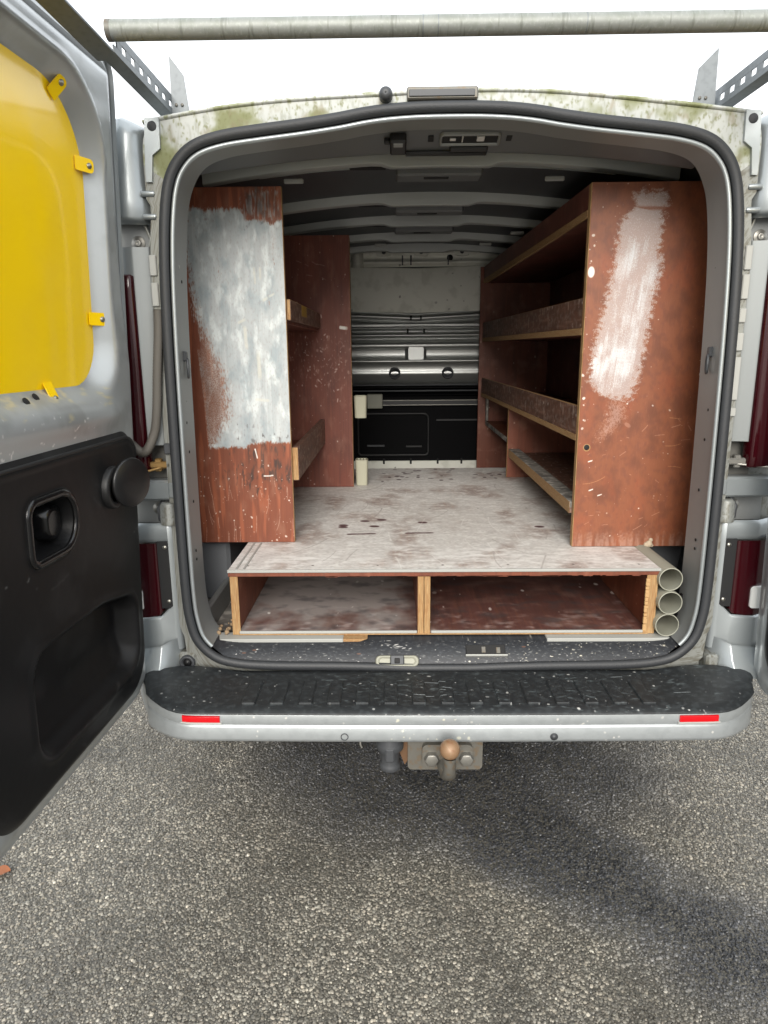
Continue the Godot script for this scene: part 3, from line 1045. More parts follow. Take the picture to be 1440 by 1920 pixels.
	part("cover_base", cv, M.black, d)
	var cp := MB.new()
	var ca := Vector3(0.36 * mir, 0.03, 1.0).normalized()
	cp.lathe([[0.034, 0.0], [0.036, 0.014], [0.052, 0.018], [0.057, 0.022], [0.059, 0.028], [0.056, 0.034], [0.03, 0.0365], [0.0, 0.037]], Transform3D(Basis(Vector3.UP.cross(ca).normalized(), ca, Vector3.UP.cross(ca).cross(ca).normalized()), Vector3(0.158 * mir, -0.103, 0.024)), 36)
	part("check_cover", cp, M.gloss_soft, d)

func build_corner(van: Node3D, sg: float) -> void:
	# everything between the seal and the outer corner of the body; sg = -1 is the driver's-mirror-left of the picture
	var V := func(x: float, y: float, z: float) -> Vector3: return Vector3(x * sg, y, z)
	var b := MB.new()
	b.box(V.call(0.728, 0.44, -0.075), V.call(0.925, 1.94, -0.09))
	part("pillar_back", b, M.paint_dull, van)
	# upper quarter panel, bulging and turning the corner
	var rows := []
	var prof := [[0.744, -0.05], [0.748, -0.03], [0.762, -0.014], [0.785, -0.004], [0.815, 0.0], [0.85, -0.012], [0.89, -0.04], [0.92, -0.09], [0.935, -0.16], [0.938, -0.3]]
	for k in 9:
		var y: float = [1.708, 1.712, 1.722, 1.76, 1.81, 1.86, 1.91, 1.945, 1.958][k]
		var inset: float = [0.03, 0.01, 0.0, 0.0, 0.0, 0.002, 0.008, 0.02, 0.05][k]
		var row := PackedVector3Array()
		for p in prof:
			var sx: float = p[0] - 0.035 * sst(1.75, 1.97, y) * sst(0.76, 0.9, p[0])
			row.append(V.call(sx, y + 0.02 * (1.0 - sst(0.744, 0.82, p[0])) * (-1.0 if k > 6 else 0.0), p[1] - inset))
		rows.append(row)
	var q := MB.new()
	q.grid(rows, false, Vector3(0.4 * sg, 0.2, 1))
	part("quarter_panel", q, M.paint, van)
	# pad with plug by the top corner
	var cpd := MB.new()
	cpd.prism(PackedVector2Array([Vector2(0.700 * sg, 1.943), Vector2(0.735 * sg, 1.943), Vector2(0.738 * sg, 1.90), Vector2(0.742 * sg, 1.83), Vector2(0.742 * sg, 1.80), Vector2(0.728 * sg, 1.80), Vector2(0.722 * sg, 1.86), Vector2(0.702 * sg, 1.875)]), -0.016, -0.003)
	part("corner_pad", cpd, M.paint, van)
	var pl := MB.new()
	pl.lathe([[0.0115, 0], [0.011, 0.0015], [0, 0.002]], face_z(V.call(0.718, 1.924, -0.003)), 16)
	part("plug", pl, M.rubber, van)
	for y in [1.775, 1.722]:
		var pg := MB.new()
		pg.lathe([[0.0, -0.002], [0.007, 0.0], [0.007, 0.03], [0.0, 0.032]], along_x(V.call(0.728, y, -0.012), sg), 12)
		part("hinge_pin", pg, M.paint, van)
	pbox("hinge_leaf", V.call(0.724, 1.705, -0.03), V.call(0.742, 1.80, -0.014), M.paint_dull, van, 0.003)
	# upper hinge recess
	pbox("recess_floor", V.call(0.735, 1.63, -0.074), V.call(0.88, 1.72, -0.068), M.inner, van)
	var bolt := MB.new()
	bolt.lathe([[0.018, 0], [0.017, 0.002], [0.010, 0.003], [0.0095, 0.007], [0.006, 0.008], [0.0, 0.006]], face_z(V.call(0.796, 1.668, -0.067)), 20)
	part("hinge_bolt", bolt, M.steel, van)
	var br := MB.new()
	br.tube(PackedVector3Array([V.call(0.77, 1.71, -0.05), V.call(0.756, 1.675, -0.045), V.call(0.768, 1.64, -0.05)]), 0.004, 6)
	part("hinge_edge", br, M.paint_dull, van)
	# lamp surround
	var ls := MB.new()
	var lr := []
	for k in 11:
		var y := lerpf(1.152, 1.652, k / 10.0)
		var row := PackedVector3Array()
		var wv := 0.008 * sin(k * 0.9)
		for p in [[0.747, -0.06], [0.749, -0.026], [0.757, -0.018], [0.775 + wv * 0.2, -0.016], [0.79, -0.01], [0.80, -0.009], [0.812, -0.014], [0.88, -0.02], [0.92, -0.08], [0.937, -0.2]]:
			row.append(V.call(p[0] - 0.03 * sst(1.3, 1.7, y) * sst(0.8, 0.9, p[0]), y, p[1]))
		lr.append(row)
	ls.grid(lr, false, Vector3(0.3 * sg, 0, 1))
	ls.quad(lr[-1][1], lr[-1][7], lr[-1][7] - Vector3(0, 0, 0.06), lr[-1][1] - Vector3(0, 0, 0.05), Vector3.UP)
	part("lamp_surround", ls, M.paint_grey, van)
	var lamp := MB.new()
	var lp := []
	for k in 9:
		var y: float = [1.082, 1.088, 1.12, 1.22, 1.34, 1.46, 1.55, 1.58, 1.586][k]
		var e := 0.012 if k in [0, 8] else 0.0
		var row := PackedVector3Array()
		for p in [[0.794, -0.03], [0.796, -0.004], [0.806, 0.004], [0.84, 0.006], [0.875, 0.0], [0.905, -0.03], [0.928, -0.1]]:
			row.append(V.call(p[0] - 0.022 * sst(1.4, 1.7, y) * sst(0.8, 0.9, p[0]), y, p[1] - e))
		lp.append(row)
	lamp.grid(lp, false, Vector3(0, 0, 1))
	part("tail_lamp", lamp, M.dark_red, van, "tall dark red tail lamp lens")
	var clips := [[1.582, 1.632], [1.508, 1.566]] if sg < 0 else [[1.582, 1.640], [1.512, 1.572], [1.455, 1.49], [1.385, 1.43], [1.26, 1.37], [1.218, 1.24]]
	for c in clips:
		pbox("trim_clip", V.call(0.735, c[0], -0.03), V.call(0.753, c[1], -0.006), M.white_trim, van, 0.002)
	# check strap housing
	pbox("strap_housing", V.call(0.735, 1.055, -0.066), V.call(0.83, 1.16, -0.058), M.strap_grey, van)
	for y in [1.072, 1.128]:
		var sb := MB.new()
		sb.lathe([[0.011, 0], [0.011, 0.006], [0.0, 0.008]], face_z(V.call(0.75, y, -0.058)), 12)
		part("strap_bolt", sb, M.dark_steel, van)
	var strap := MB.new()
	var endx := 0.80 if sg < 0 else 0.86
	strap.tube(PackedVector3Array([V.call(0.742, 1.094, -0.03), V.call(0.765, 1.092, -0.02), V.call(endx, 1.085, 0.01), V.call(endx + 0.05, 1.083, 0.08)]), 0.0035, 8)
	strap.box(V.call(0.741, 1.089, -0.034), V.call(0.80, 1.107, -0.012), 0.004)
	strap.box(V.call(0.768, 1.080, -0.036), V.call(0.786, 1.115, -0.016), 0.003)
	part("check_strap", strap, M.gold if sg < 0 else M.steel, van)
	# band between the recesses
	var bd := MB.new()
	bd.box(V.call(0.738, 1.0, -0.06), V.call(0.905, 1.056, -0.014), 0.006)
	bd.box(V.call(0.731, 1.008, -0.05), V.call(0.752, 1.05, -0.008), 0.003)
	part("pillar_band", bd, M.paint, van)
	# lower hinge recess
	pbox("recess_floor", V.call(0.735, 0.925, -0.074), V.call(0.88, 1.004, -0.066), M.inner, van)
	var boss := MB.new()
	boss.lathe([[0.024, 0], [0.024, 0.02], [0.02, 0.028], [0.0, 0.03]], Transform3D(Basis(Vector3.RIGHT, Vector3.UP, Vector3.BACK), V.call(0.757, 0.935, -0.016)), 18)
	boss.lathe([[0.024, 0.02], [0.022, 0.06], [0.015, 0.066], [0.0, 0.066]], Transform3D(Basis(), V.call(0.757, 0.93, -0.016)), 18)
	part("hinge_knuckle", boss, M.paint_dull, van)
	var b2 := MB.new()
	b2.lathe([[0.018, 0], [0.017, 0.002], [0.010, 0.003], [0.0095, 0.007], [0.006, 0.008], [0.0, 0.006]], face_z(V.call(0.80, 0.968, -0.066)), 18)
	part("hinge_bolt", b2, M.steel, van)
	var arm := MB.new()
	arm.tube(PackedVector3Array([V.call(0.776, 1.0, -0.04), V.call(0.786, 0.975, -0.022), V.call(0.784, 0.945, -0.022), V.call(0.775, 0.93, -0.04)]), 0.006, 8)
	part("hinge_arm", arm, M.dark_steel, van)
	# lower pillar with the lamp cut into it
	var lo := MB.new()
	var top := 0.936
	var pts := [[0.742, -0.05], [0.745, -0.022], [0.752, -0.012], [0.765, -0.01]]
	var strip_rows := []
	for y in [0.565, 0.60, 0.66, 0.76, 0.88, 0.925, top]:
		var row := PackedVector3Array()
		for p in pts:
			row.append(V.call(p[0] + (0.004 if y == top else 0.0), y, p[1] - (0.008 if y == top else 0.0)))
		strip_rows.append(row)
	lo.grid(strip_rows, false, Vector3(-0.2 * sg, 0, 1))
	var up_rows := []
	for y in [0.882, 0.895, 0.925, top]:
		var row := PackedVector3Array()
		for x in [0.765, 0.80, 0.85, 0.89, 0.925]:
			row.append(V.call(x, y, -0.01 - 0.06 * sst(0.85, 0.94, x) - (0.008 if y == top or y == 0.882 else 0.0)))
		up_rows.append(row)
	lo.grid(up_rows, false, Vector3(0, 0, 1))
	var dn_rows := []
	for y in [0.552, 0.56, 0.61, 0.655, 0.662]:
		var row := PackedVector3Array()
		for x in [0.765, 0.795, 0.80, 0.86, 0.89, 0.925]:
			row.append(V.call(x, y + (0.03 * sst(0.80, 0.74, x) if y < 0.57 else 0.04 * sst(0.81, 0.765, x) if y > 0.65 else 0.0), -0.01 + (0.012 * sst(0.79, 0.805, x)) - 0.06 * sst(0.85, 0.94, x) - (0.008 if y > 0.66 or y < 0.555 else 0.0)))
		dn_rows.append(row)
	lo.grid(dn_rows, false, Vector3(0, 0, 1))
	lo.box(V.call(0.90, 0.55, -0.2), V.call(0.937, 0.93, -0.075), 0.006)
	part("lower_pillar", lo, M.paint, van)
	pbox("lamp_strip", V.call(0.764, 0.688, -0.03), V.call(0.799, 0.885, -0.0125), M.black, van)
	for y in [0.71, 0.868]:
		var s2 := MB.new()
		s2.lathe([[0.006, 0], [0.006, 0.002], [0, 0.003]], face_z(V.call(0.776, y, -0.0125)), 10)
		part("screw", s2, M.screw, van)
	var l2 := MB.new()
	var l2r := []
	for k in 6:
		var y: float = [0.664, 0.672, 0.72, 0.80, 0.872, 0.88][k]
		var row := PackedVector3Array()
		for p in [[0.795, -0.04], [0.797, -0.016], [0.803, -0.011], [0.84, -0.009], [0.88, -0.016], [0.91, -0.04], [0.93, -0.09]]:
			row.append(V.call(p[0], y + 0.025 * sst(0.81, 0.787, p[0]) * (1.0 if k < 2 else 0.0), p[1]))
		l2r.append(row)
	l2.grid(l2r, false, Vector3(0, 0, 1))
	part("lower_lamp", l2, M.dark_red, van, "dark red lower lamp lens")
	var rv := MB.new()
	rv.grid([dloop(rr_loop(0.846, 0.905, 0.684, 0.75, [0.008, 0.008, 0.008, 0.012]), -0.03, sg), dloop(rr_loop(0.848, 0.903, 0.686, 0.748, [0.008, 0.008, 0.008, 0.012]), -0.005, sg)], true)
	rv.fan(dloop(rr_loop(0.848, 0.903, 0.686, 0.748, [0.008, 0.008, 0.008, 0.012]), -0.005, sg), Vector3(0, 0, 1))
	part("reversing_lamp", rv, M.clear, van)
	# corner above the bumper
	var bc := MB.new()
	var br2 := []
	for k in 5:
		var y: float = [0.50, 0.51, 0.54, 0.565, 0.572][k]
		var row := PackedVector3Array()
		for p in [[0.75, -0.07, 0.03], [0.757, -0.012, 0.03], [0.80, 0.004, 0.012], [0.805, 0.006, 0.01], [0.88, 0.0, 0.0], [0.91, -0.03, 0.0], [0.935, -0.1, 0.0]]:
			row.append(V.call(p[0], y + (p[2] if k > 2 else 0.0), p[1] + 0.05 * sst(0.57, 0.5, y) * sst(0.75, 0.80, p[0])))
		br2.append(row)
	bc.grid(br2, false, Vector3(0.2 * sg, 0.1, 1))
	part("bumper_corner", bc, M.paint, van)
	# rubber stop
	if sg < 0:
		pbox("stop_base", V.call(0.708, 0.497, -0.06), V.call(0.764, 0.556, -0.006), M.paint_dull, van, 0.008)
		var sp := MB.new()
		sp.lathe([[0.022, 0.0], [0.022, 0.010], [0.019, 0.012], [0.014, 0.012], [0.012, 0.002], [0.0, 0.002]], face_z(V.call(0.735, 0.528, -0.008)), 24)
		part("stop_ring", sp, M.dark_steel, van)
		var sp2 := MB.new()
		sp2.lathe([[0.011, 0.0], [0.011, 0.008], [0.0, 0.009]], face_z(V.call(0.735, 0.528, -0.008)), 16)
		part("stop_plug", sp2, M.black, van)
	else:
		pbox("stop_base", V.call(0.70, 0.49, -0.06), V.call(0.735, 0.60, -0.02), M.paint_dull, van, 0.006)
		pbox("stop_block", V.call(0.737, 0.497, -0.05), V.call(0.772, 0.552, 0.012), M.paint_dull, van, 0.006)
		var sp3 := MB.new()
		sp3.lathe([[0.0, -0.008], [0.012, -0.004], [0.012, 0.006]], Transform3D(Basis(), V.call(0.756, 0.494, -0.01)), 14)
		part("stop_nub", sp3, M.paint_dull, van)

func build_van() -> Node3D:
	var van := thing("van", "silver panel van seen from behind with both rear doors swung open", "van")
	# loops
	var full := []
	for p in HALF:
		full.append(p)
	for k in range(HALF.size() - 2, 0, -1):
		full.append(Vector2(-HALF[k].x, HALF[k].y))
	seal_loop = smooth_curve(full, 5, true)

	# outer shell: side, roof, side; closed at the front, open at the back
	var shell := MB.new()
	var srows := []
	for z in [-0.10, -0.16, -0.3, -1.5, -3.0, -3.6, -4.3, -4.75]:
		var k := sst(-3.3, -4.8, z)
		var row := PackedVector3Array()
		for p in [[-0.90, 0.36], [-0.94, 0.5], [-0.945, 1.0], [-0.93, 1.4], [-0.88, 1.75], [-0.83, 1.90], [-0.74, 1.942], [-0.5, 0.0], [-0.25, 0.0], [0.0, 0.0], [0.25, 0.0], [0.5, 0.0], [0.74, 1.942], [0.83, 1.90], [0.88, 1.75], [0.93, 1.4], [0.945, 1.0], [0.94, 0.5], [0.90, 0.36]]:
			var y: float = p[1] if p[1] > 0.0 else roof_out(p[0])
			row.append(Vector3(p[0] * (1.0 - 0.12 * k), 0.36 + (y - 0.36) * (1.0 - 0.42 * k * k), z))
		srows.append(row)
	shell.grid(srows, false, Vector3.UP)
	shell.fan(srows[-1], Vector3.FORWARD)
	part("body_shell", shell, M.paint, van)
	var under := MB.new()
	under.box(Vector3(-0.88, 0.30, -4.6), Vector3(0.88, 0.37, -0.1))
	part("underbody", under, M.void, van)
	for sx in [-1.0, 1.0]:
		for z in [-1.05, -3.95]:
			var wh := holder("wheel", van, Transform3D(Basis(), Vector3(0.80 * sx, 0.325, z)))
			var ty := MB.new()
			ty.lathe([[0.2, -0.1], [0.3, -0.1], [0.322, -0.08], [0.325, 0.0], [0.322, 0.08], [0.3, 0.1], [0.2, 0.1]], along_x(Vector3.ZERO), 40)
			part("tyre", ty, M.black, wh)
			var rm := MB.new()
			rm.lathe([[0.2, -0.09], [0.19, 0.05], [0.1, 0.07], [0.0, 0.075]], along_x(Vector3.ZERO, sx), 28)
			part("rim", rm, M.steel, wh)

	# rear rim of the roof and body around the seal
	var inner := offset_loop(seal_loop, -0.004)
	var outer := PackedVector2Array()
	for p in seal_loop:
		var o := Vector2(clampf(p.x * 1.055, -0.752, 0.752), p.y)
		if p.y > 1.75:
			var t := sst(1.75, 1.89, p.y)
			o.x = lerpf(signf(p.x) * 0.748, p.x * 1.09, sst(1.80, 1.90, p.y))
			o.y = lerpf(p.y, roof_out(o.x), t)
		elif p.y < 0.6:
			o.y = minf(p.y, 0.545) - 0.05 * sst(0.62, 0.53, p.y)
		outer.append(o)
	var rim := MB.new()
	var low := MB.new()
	var hi := [PackedVector3Array(), PackedVector3Array(), PackedVector3Array()]
	var lo := [PackedVector3Array(), PackedVector3Array(), PackedVector3Array()]
	var off := offset_loop(seal_loop, 0.012)
	var nl := seal_loop.size()
	var c0 := 0
	while seal_loop[c0].y > 1.80:
		c0 += 1
	for k in nl + 1:
		var i := (c0 + k) % nl
		var dest: Array = hi if seal_loop[i].y > 1.80 else lo
		for e in 3:
			var p: Vector2 = [inner, off, outer][e][i]
			dest[e].append(Vector3(p.x, p.y, -0.012))
			if dest == hi and hi[e].size() == 1:  # meet without a gap
				hi[e].insert(0, lo[e][-1])
	for e in 3:
		hi[e].append(lo[e][0])
		if lo[e][-1].distance_to(lo[e][0]) < 1e-5:
			lo[e].remove_at(lo[e].size() - 1)
	rim.grid(hi, false, Vector3.BACK)
	low.grid(lo, false, Vector3.BACK)
	part("rear_frame", low, M.paint_dull, van)
	for i in rim.uv.size():
		rim.uv[i] = Vector2(rim.v[i].x, -rim.v[i].y)
	part("rear_rim", rim, M.algae, van, "white rim round the opening, green with algae along the roof")
	# gutter lip where rim meets roof
	var lip := PackedVector3Array()
	for k in 41:
		var x := lerpf(-0.742, 0.742, k / 40.0)
		lip.append(Vector3(x, roof_out(x) - 0.004 + 0.0025 * sin(x * 9.0), -0.018))
	var gl := MB.new()
	gl.tube(lip, 0.006, 10, true, false, Vector2(1.0, 2.0), Vector3(0, 0, 1))
	for i in gl.uv.size():
		gl.uv[i] = Vector2(gl.v[i].x, -gl.v[i].y)
	part("roof_edge", gl, M.algae, van)
	var rr := []
	for z in [-0.018, -0.06, -0.12]:
		var row := PackedVector3Array()
		for k in 41:
			var x := lerpf(-0.742, 0.742, k / 40.0)
			row.append(Vector3(x, roof_out(x) + 0.002, z))
		rr.append(row)
	var rp := MB.new()
	rp.grid(rr, false, Vector3.UP)
	part("roof_strip", rp, M.algae, van)
	pbox("brake_light", Vector3(-0.105, 1.972, -0.03), Vector3(0.063, 1.999, 0.006), M.plate, van, 0.003)
	pbox("brake_light_lens", Vector3(-0.1, 1.977, 0.004), Vector3(0.055, 1.992, 0.009), M.dark_steel, van, 0.002)
	var nz := MB.new()
	nz.lathe([[0.016, 0.0], [0.016, 0.02], [0.012, 0.028], [0.004, 0.03], [0.0, 0.026]], face_z(Vector3(-0.155, 1.984, -0.012)), 18)
	part("washer_nozzle", nz, M.dark_steel, van)

	# seal
	var sl := MB.new()
	sl.tube(at_z(seal_loop, 0.003), 0.0132, 12, false, true, Vector2(1.0, 0.85), Vector3(0, 0, 1))
	part("door_seal", sl, M.rubber, van, "black rubber seal round the rear opening")
	# bright edge and jamb
	var edge_path := PackedVector2Array()
	for p in offset_loop(seal_loop, -0.021):
		if p.y > 0.575:
			edge_path.append(p)
	# rotate so that the path starts at one lower end
	var cut := 0
	for k in edge_path.size():
		if edge_path[k].distance_to(edge_path[(k + 1) % edge_path.size()]) > 0.3:
			cut = (k + 1) % edge_path.size()
	var ep := PackedVector2Array()
	for k in edge_path.size():
		ep.append(edge_path[(cut + k) % edge_path.size()])
	var fe := MB.new()
	fe.tube(at_z(ep, 0.002), 0.006, 8, true, false, Vector2.ONE, Vector3(0, 0, 1))
	part("jamb_edge", fe, M.paint, van)
	var j0 := PackedVector3Array()
	var j1 := PackedVector3Array()
	var j2 := PackedVector3Array()
	var j3 := PackedVector3Array()
	for p in ep:
		var top := sst(1.80, 1.90, p.y)
		j0.append(Vector3(p.x, p.y, 0.0))
		j1.append(Vector3(p.x, p.y - 0.001 * top, lerpf(-0.055, -0.04, top)))
		j2.append(Vector3(p.x * 1.0, p.y - 0.004 * top, lerpf(-0.12, -0.085, top)))
		j3.append(Vector3(p.x * lerpf(1.12, 1.0, top), p.y + 0.03 * top, lerpf(-0.125, -0.095, top)))
	var jm := MB.new()
	jm.grid([j0, j1, j2], false, Vector3.DOWN)
	var jm_turn := jm.n[0].dot(Vector3(-jm.v[0].x, 0, 0)) < 0.0
	if jm_turn:
		for i in jm.n.size():
			jm.n[i] = -jm.n[i]
		for i in range(0, jm.ix.size(), 3):
			var t := jm.ix[i + 1]
			jm.ix[i + 1] = jm.ix[i + 2]
			jm.ix[i + 2] = t
	jm.grid([j2, j3], false, Vector3.FORWARD)
	part("door_jamb", jm, M.inner, van)
	for s in [-1.0, 1.0]:
		for q in [[1.62, -0.05], [1.585, -0.07], [1.53, -0.06], [1.46, -0.06], [1.38, -0.045], [1.28, -0.06], [1.22, -0.05], [1.14, -0.055], [1.0, -0.06], [0.86, -0.05], [0.835, -0.05], [0.68, -0.06]]:
			var ho := MB.new()
			ho.lathe([[0.0042, 0], [0.0042, 0.0012], [0, 0.0012]], along_x(Vector3((0.7005 - 0.012 * sst(1.4, 1.7, q[0])) * s, q[0] + s * 0.012, q[1]), -s), 8)
			part("jamb_hole", ho, M.void if int(q[0] * 100) % 3 else M.white_trim, van)
		var ring := holder("lashing_ring", van, Transform3D(Basis(), Vector3(0.697 * s, 1.37, -0.06)))
		var rg2 := MB.new()
		var rp2 := PackedVector3Array()
		for k in 20:
			var a := TAU * k / 20
			rp2.append(Vector3(-0.008 * s - 0.004 * s * cos(a), -0.018 + 0.024 * sin(a), 0.013 * cos(a)))
		rg2.tube(rp2, 0.0035, 8, false, true)
		part("ring", rg2, M.dark_steel, ring)
		var bk := MB.new()
		bk.box(Vector3(-0.008 * s, 0.0, -0.009), Vector3(0.004 * s, 0.026, 0.009), 0.003)
		part("bracket", bk, M.dark_steel, ring)

	# sill
	var sill := MB.new()
	var r0 := PackedVector3Array()
	var r1 := PackedVector3Array()
	var r2 := PackedVector3Array()
	var r3 := PackedVector3Array()
	for k in 81:
		var x := lerpf(-0.70, 0.70, k / 80.0)
		var c := sst(0.54, 0.70, absf(x))
		var dip := 0.009 * sst(0.24, 0.15, absf(x))
		r0.append(Vector3(x, 0.522 + 0.075 * c * c - dip, -0.004))
		r1.append(Vector3(x, 0.540 + 0.052 * c * c - dip * 0.6, -0.016))
		r2.append(Vector3(x, 0.574 + 0.012 * c * c * c, -0.05))
		r3.append(Vector3(x, 0.5755, -0.12))
	sill.grid([r0, r1, r2, r3], false, Vector3(0, 1, 1))
	for i in sill.uv.size():
		sill.uv[i] = Vector2(sill.v[i].x / 1.44 + 0.5, clampf((0.576 - sill.v[i].y) / 0.056, 0, 1))
	part("sill", sill, M.sill, van, "black loading sill splashed with white paint")
	# lower latch and slot in the sill
	var lt := holder("sill_latch", van, Transform3D(Basis(Vector3.RIGHT, -0.6), Vector3(-0.134, 0.532, 0.0)))
	var lm := MB.new()
	lm.grid([dloop(rr_loop(-0.062, 0.062, -0.016, 0.016, [0.014, 0.014, 0.014, 0.014]), -0.02, 1), dloop(rr_loop(-0.062, 0.062, -0.016, 0.016, [0.014, 0.014, 0.014, 0.014]), 0.002, 1), dloop(rr_loop(-0.056, 0.056, -0.011, 0.011, [0.01, 0.01, 0.01, 0.01]), 0.004, 1), dloop(rr_loop(-0.05, 0.05, -0.008, 0.008, [0.008, 0.008, 0.008, 0.008]), -0.004, 1)], true)
	lm.fan(dloop(rr_loop(-0.05, 0.05, -0.008, 0.008, [0.008, 0.008, 0.008, 0.008]), -0.004, 1), Vector3(0, 0, 1))
	part("latch_plate", lm, M.pvc, lt)
	var lx := MB.new()
	lx.box(Vector3(-0.02, -0.012, -0.02), Vector3(0.02, 0.017, 0.006), 0.003)
	part("latch_block", lx, M.dark_steel, lt)
	var lc := MB.new()
	lc.box(Vector3(-0.008, -0.008, 0.0), Vector3(0.008, 0.008, 0.0075), 0.002)
	part("latch_hole", lc, M.void, lt)
	var sk := holder("sill_slot", van, Transform3D(Basis(Vector3.RIGHT, -0.75), Vector3(0.12, 0.5545, -0.026)))
	var sk1 := MB.new()
	sk1.box(Vector3(-0.056, -0.014, -0.02), Vector3(0.056, 0.014, 0.002), 0.001)
	part("slot", sk1, M.void, sk)
	var sk2 := MB.new()
	sk2.box(Vector3(-0.058, -0.020, -0.01), Vector3(0.062, -0.015, 0.006), 0.001)
	part("slot_edge", sk2, M.white_trim, sk)
	var sk3 := MB.new()
	sk3.box(Vector3(-0.012, -0.01, 0.0), Vector3(0.0, 0.008, 0.004), 0.001)
	part("slot_clip", sk3, M.plate, sk)
	var sk4 := MB.new()
	sk4.box(Vector3(0.03, -0.012, 0.0), Vector3(0.042, 0.006, 0.004), 0.001)
	part("slot_clip", sk4, M.plate, sk)
	# pale edges of the floor lining along the sill
	for q in [[-0.695, -0.29], [0.30, 0.69]]:
		var st := MB.new()
		st.box(Vector3(q[0], 0.562, -0.10), Vector3(q[1], 0.5795, -0.046), 0.002)
		part("floor_edge", st, M.white_trim, van)
	var chip := MB.new()
	chip.prism(PackedVector2Array([Vector2(-0.29, 0.566), Vector2(-0.24, 0.572), Vector2(-0.22, 0.5795), Vector2(-0.29, 0.5795)]), -0.09, -0.047)
	part("broken_ply", chip, M.edge, van)

	# bumper: a profile carried round the plan curve
	var plan := []
	for k in 61:
		var t := lerpf(-1.0, 1.0, k / 60.0)
		t = sin(t * PI * 0.5) * 0.35 + t * 0.65
		var x := 0.848 * t
		var e := pow(sst(0.74, 1.0, absf(t)), 2.2)
		plan.append(Vector2(x - signf(t) * 0.008 * e, 0.236 - 0.012 * t * t - 0.09 * e - 0.07 * pow(sst(0.93, 1.0, absf(t)), 2.0)))
	var fl := [[0.4985, -0.016], [0.4965, -0.004], [0.493, 0.0], [0.470, 0.001], [0.467, -0.003], [0.463, -0.003], [0.460, 0.003], [0.43, 0.004], [0.421, 0.001], [0.416, -0.008], [0.416, -0.06]]
	var brow := []
	for p in fl:
		var row := PackedVector3Array()
		for q in [Vector2(-0.91, -0.3), Vector2(-0.905, -0.12), Vector2(-0.88, -0.02)] + plan + [Vector2(0.88, -0.02), Vector2(0.905, -0.12), Vector2(0.91, -0.3)]:
			var e := sst(0.66, 0.84, absf(q.x))
			row.append(Vector3(q.x + signf(q.x) * p[1] * sst(0.845, 0.88, absf(q.x)), p[0] + 0.012 * e - (0.02 * e * e if p[0] < 0.45 else 0.0), q.y + p[1] * (1.0 - sst(0.845, 0.88, absf(q.x)))))
		brow.append(row)
	var bm := MB.new()
	bm.grid(brow, false, Vector3(0, 0, 1))
	for i in bm.uv.size():
		bm.uv[i] = Vector2(bm.v[i].x / 1.68 + 0.5, (0.52 - bm.v[i].y) / 0.11)
	part("bumper", bm, M.bumper, van, "silver rear bumper spotted with white paint")
	for s in [-1.0, 1.0]:
		var bs := MB.new()
		bs.quad(Vector3(0.82 * s, 0.511, 0.07), Vector3(0.75 * s, 0.511, 0.0), Vector3(0.90 * s, 0.511, -0.3), Vector3(0.91 * s, 0.511, -0.12), Vector3.UP)
		part("bumper_ledge", bs, M.bumper, van)
	# tread: flat top, rounded nose
	var trow := []
	for p in [[-0.3, 0.497], [-0.26, 0.509], [-0.2, 0.5095], [-0.12, 0.51], [-0.06, 0.5105], [-0.03, 0.5105], [-0.018, 0.5095], [-0.007, 0.507], [0.002, 0.503], [0.0055, 0.5], [0.0055, 0.4975], [0.001, 0.496], [-0.01, 0.496]]:
		var row := PackedVector3Array()
		for q in plan:
			var e := sst(0.66, 0.84, absf(q.x))
			var zz: float = maxf(q.y + p[0], 0.012)
			var k := sst(0.03, 0.22, zz)
			row.append(Vector3(q.x * lerpf(0.84, 1.0, maxf(k, sst(0.1, 0.0, -p[0]))), p[1] + 0.014 * e, zz))
		trow.append(row)
	var td := MB.new()
	td.grid(trow, false, Vector3(0, 1, 0.3))
	for i in td.uv.size():
		td.uv[i] = Vector2(td.v[i].x / 1.68 + 0.5, clampf((td.v[i].z - 0.01) / 0.235, 0, 1))
	part("bumper_step", td, M.tread, van, "black ribbed step on top of the bumper")
	for k in 15:
		var x := -0.52 + k * 0.0735
		var rb := MB.new()
		rb.box(Vector3(x - 0.017, 0.506, 0.085), Vector3(x + 0.018, 0.5155, 0.209), 0.0025)
		for i in rb.uv.size():
			rb.uv[i] = Vector2(rb.v[i].x / 1.68 + 0.5, clampf((rb.v[i].z - 0.01) / 0.235, 0, 1))
		part("tread_rib", rb, M.tread, van)
	var face := func(x: float) -> float:
		for k in plan.size() - 1:
			if plan[k].x <= x and plan[k + 1].x >= x:
				return lerpf(plan[k].y, plan[k + 1].y, (x - plan[k].x) / (plan[k + 1].x - plan[k].x))
		return 0.2
	for q in [[-0.685, -0.588], [0.578, 0.676]]:
		for kind in 2:
			var hx: Array = [[0.4735, 0.4915, 0.005], [0.4695, 0.475, 0.007]][kind]
			var rw := []
			for p in [[hx[0], -0.02], [hx[0], hx[2] - 0.002], [hx[0] + 0.002, hx[2]], [hx[1] - 0.002, hx[2]], [hx[1], hx[2] - 0.002], [hx[1], -0.02]]:
				var row := PackedVector3Array()
				for k in 7:
					var x := lerpf(q[0] - 0.004 * kind, q[1] + 0.005 * kind, k / 6.0)
					row.append(Vector3(x, p[0] + 0.012 * sst(0.66, 0.84, absf(x)), face.call(x) + p[1]))
				rw.append(row)
			var rf := MB.new()
			rf.grid(rw, false, Vector3.BACK)
			for e in [0, 6]:
				rf.fan(PackedVector3Array([rw[0][e], rw[1][e], rw[2][e], rw[3][e], rw[4][e], rw[5][e]]), Vector3(-1 if e == 0 else 1, 0, 0))
			if kind == 0:
				part("reflector", rf, M.red, van, "red rectangular bumper reflector")
			else:
				part("reflector_lip", rf, M.white_trim, van)
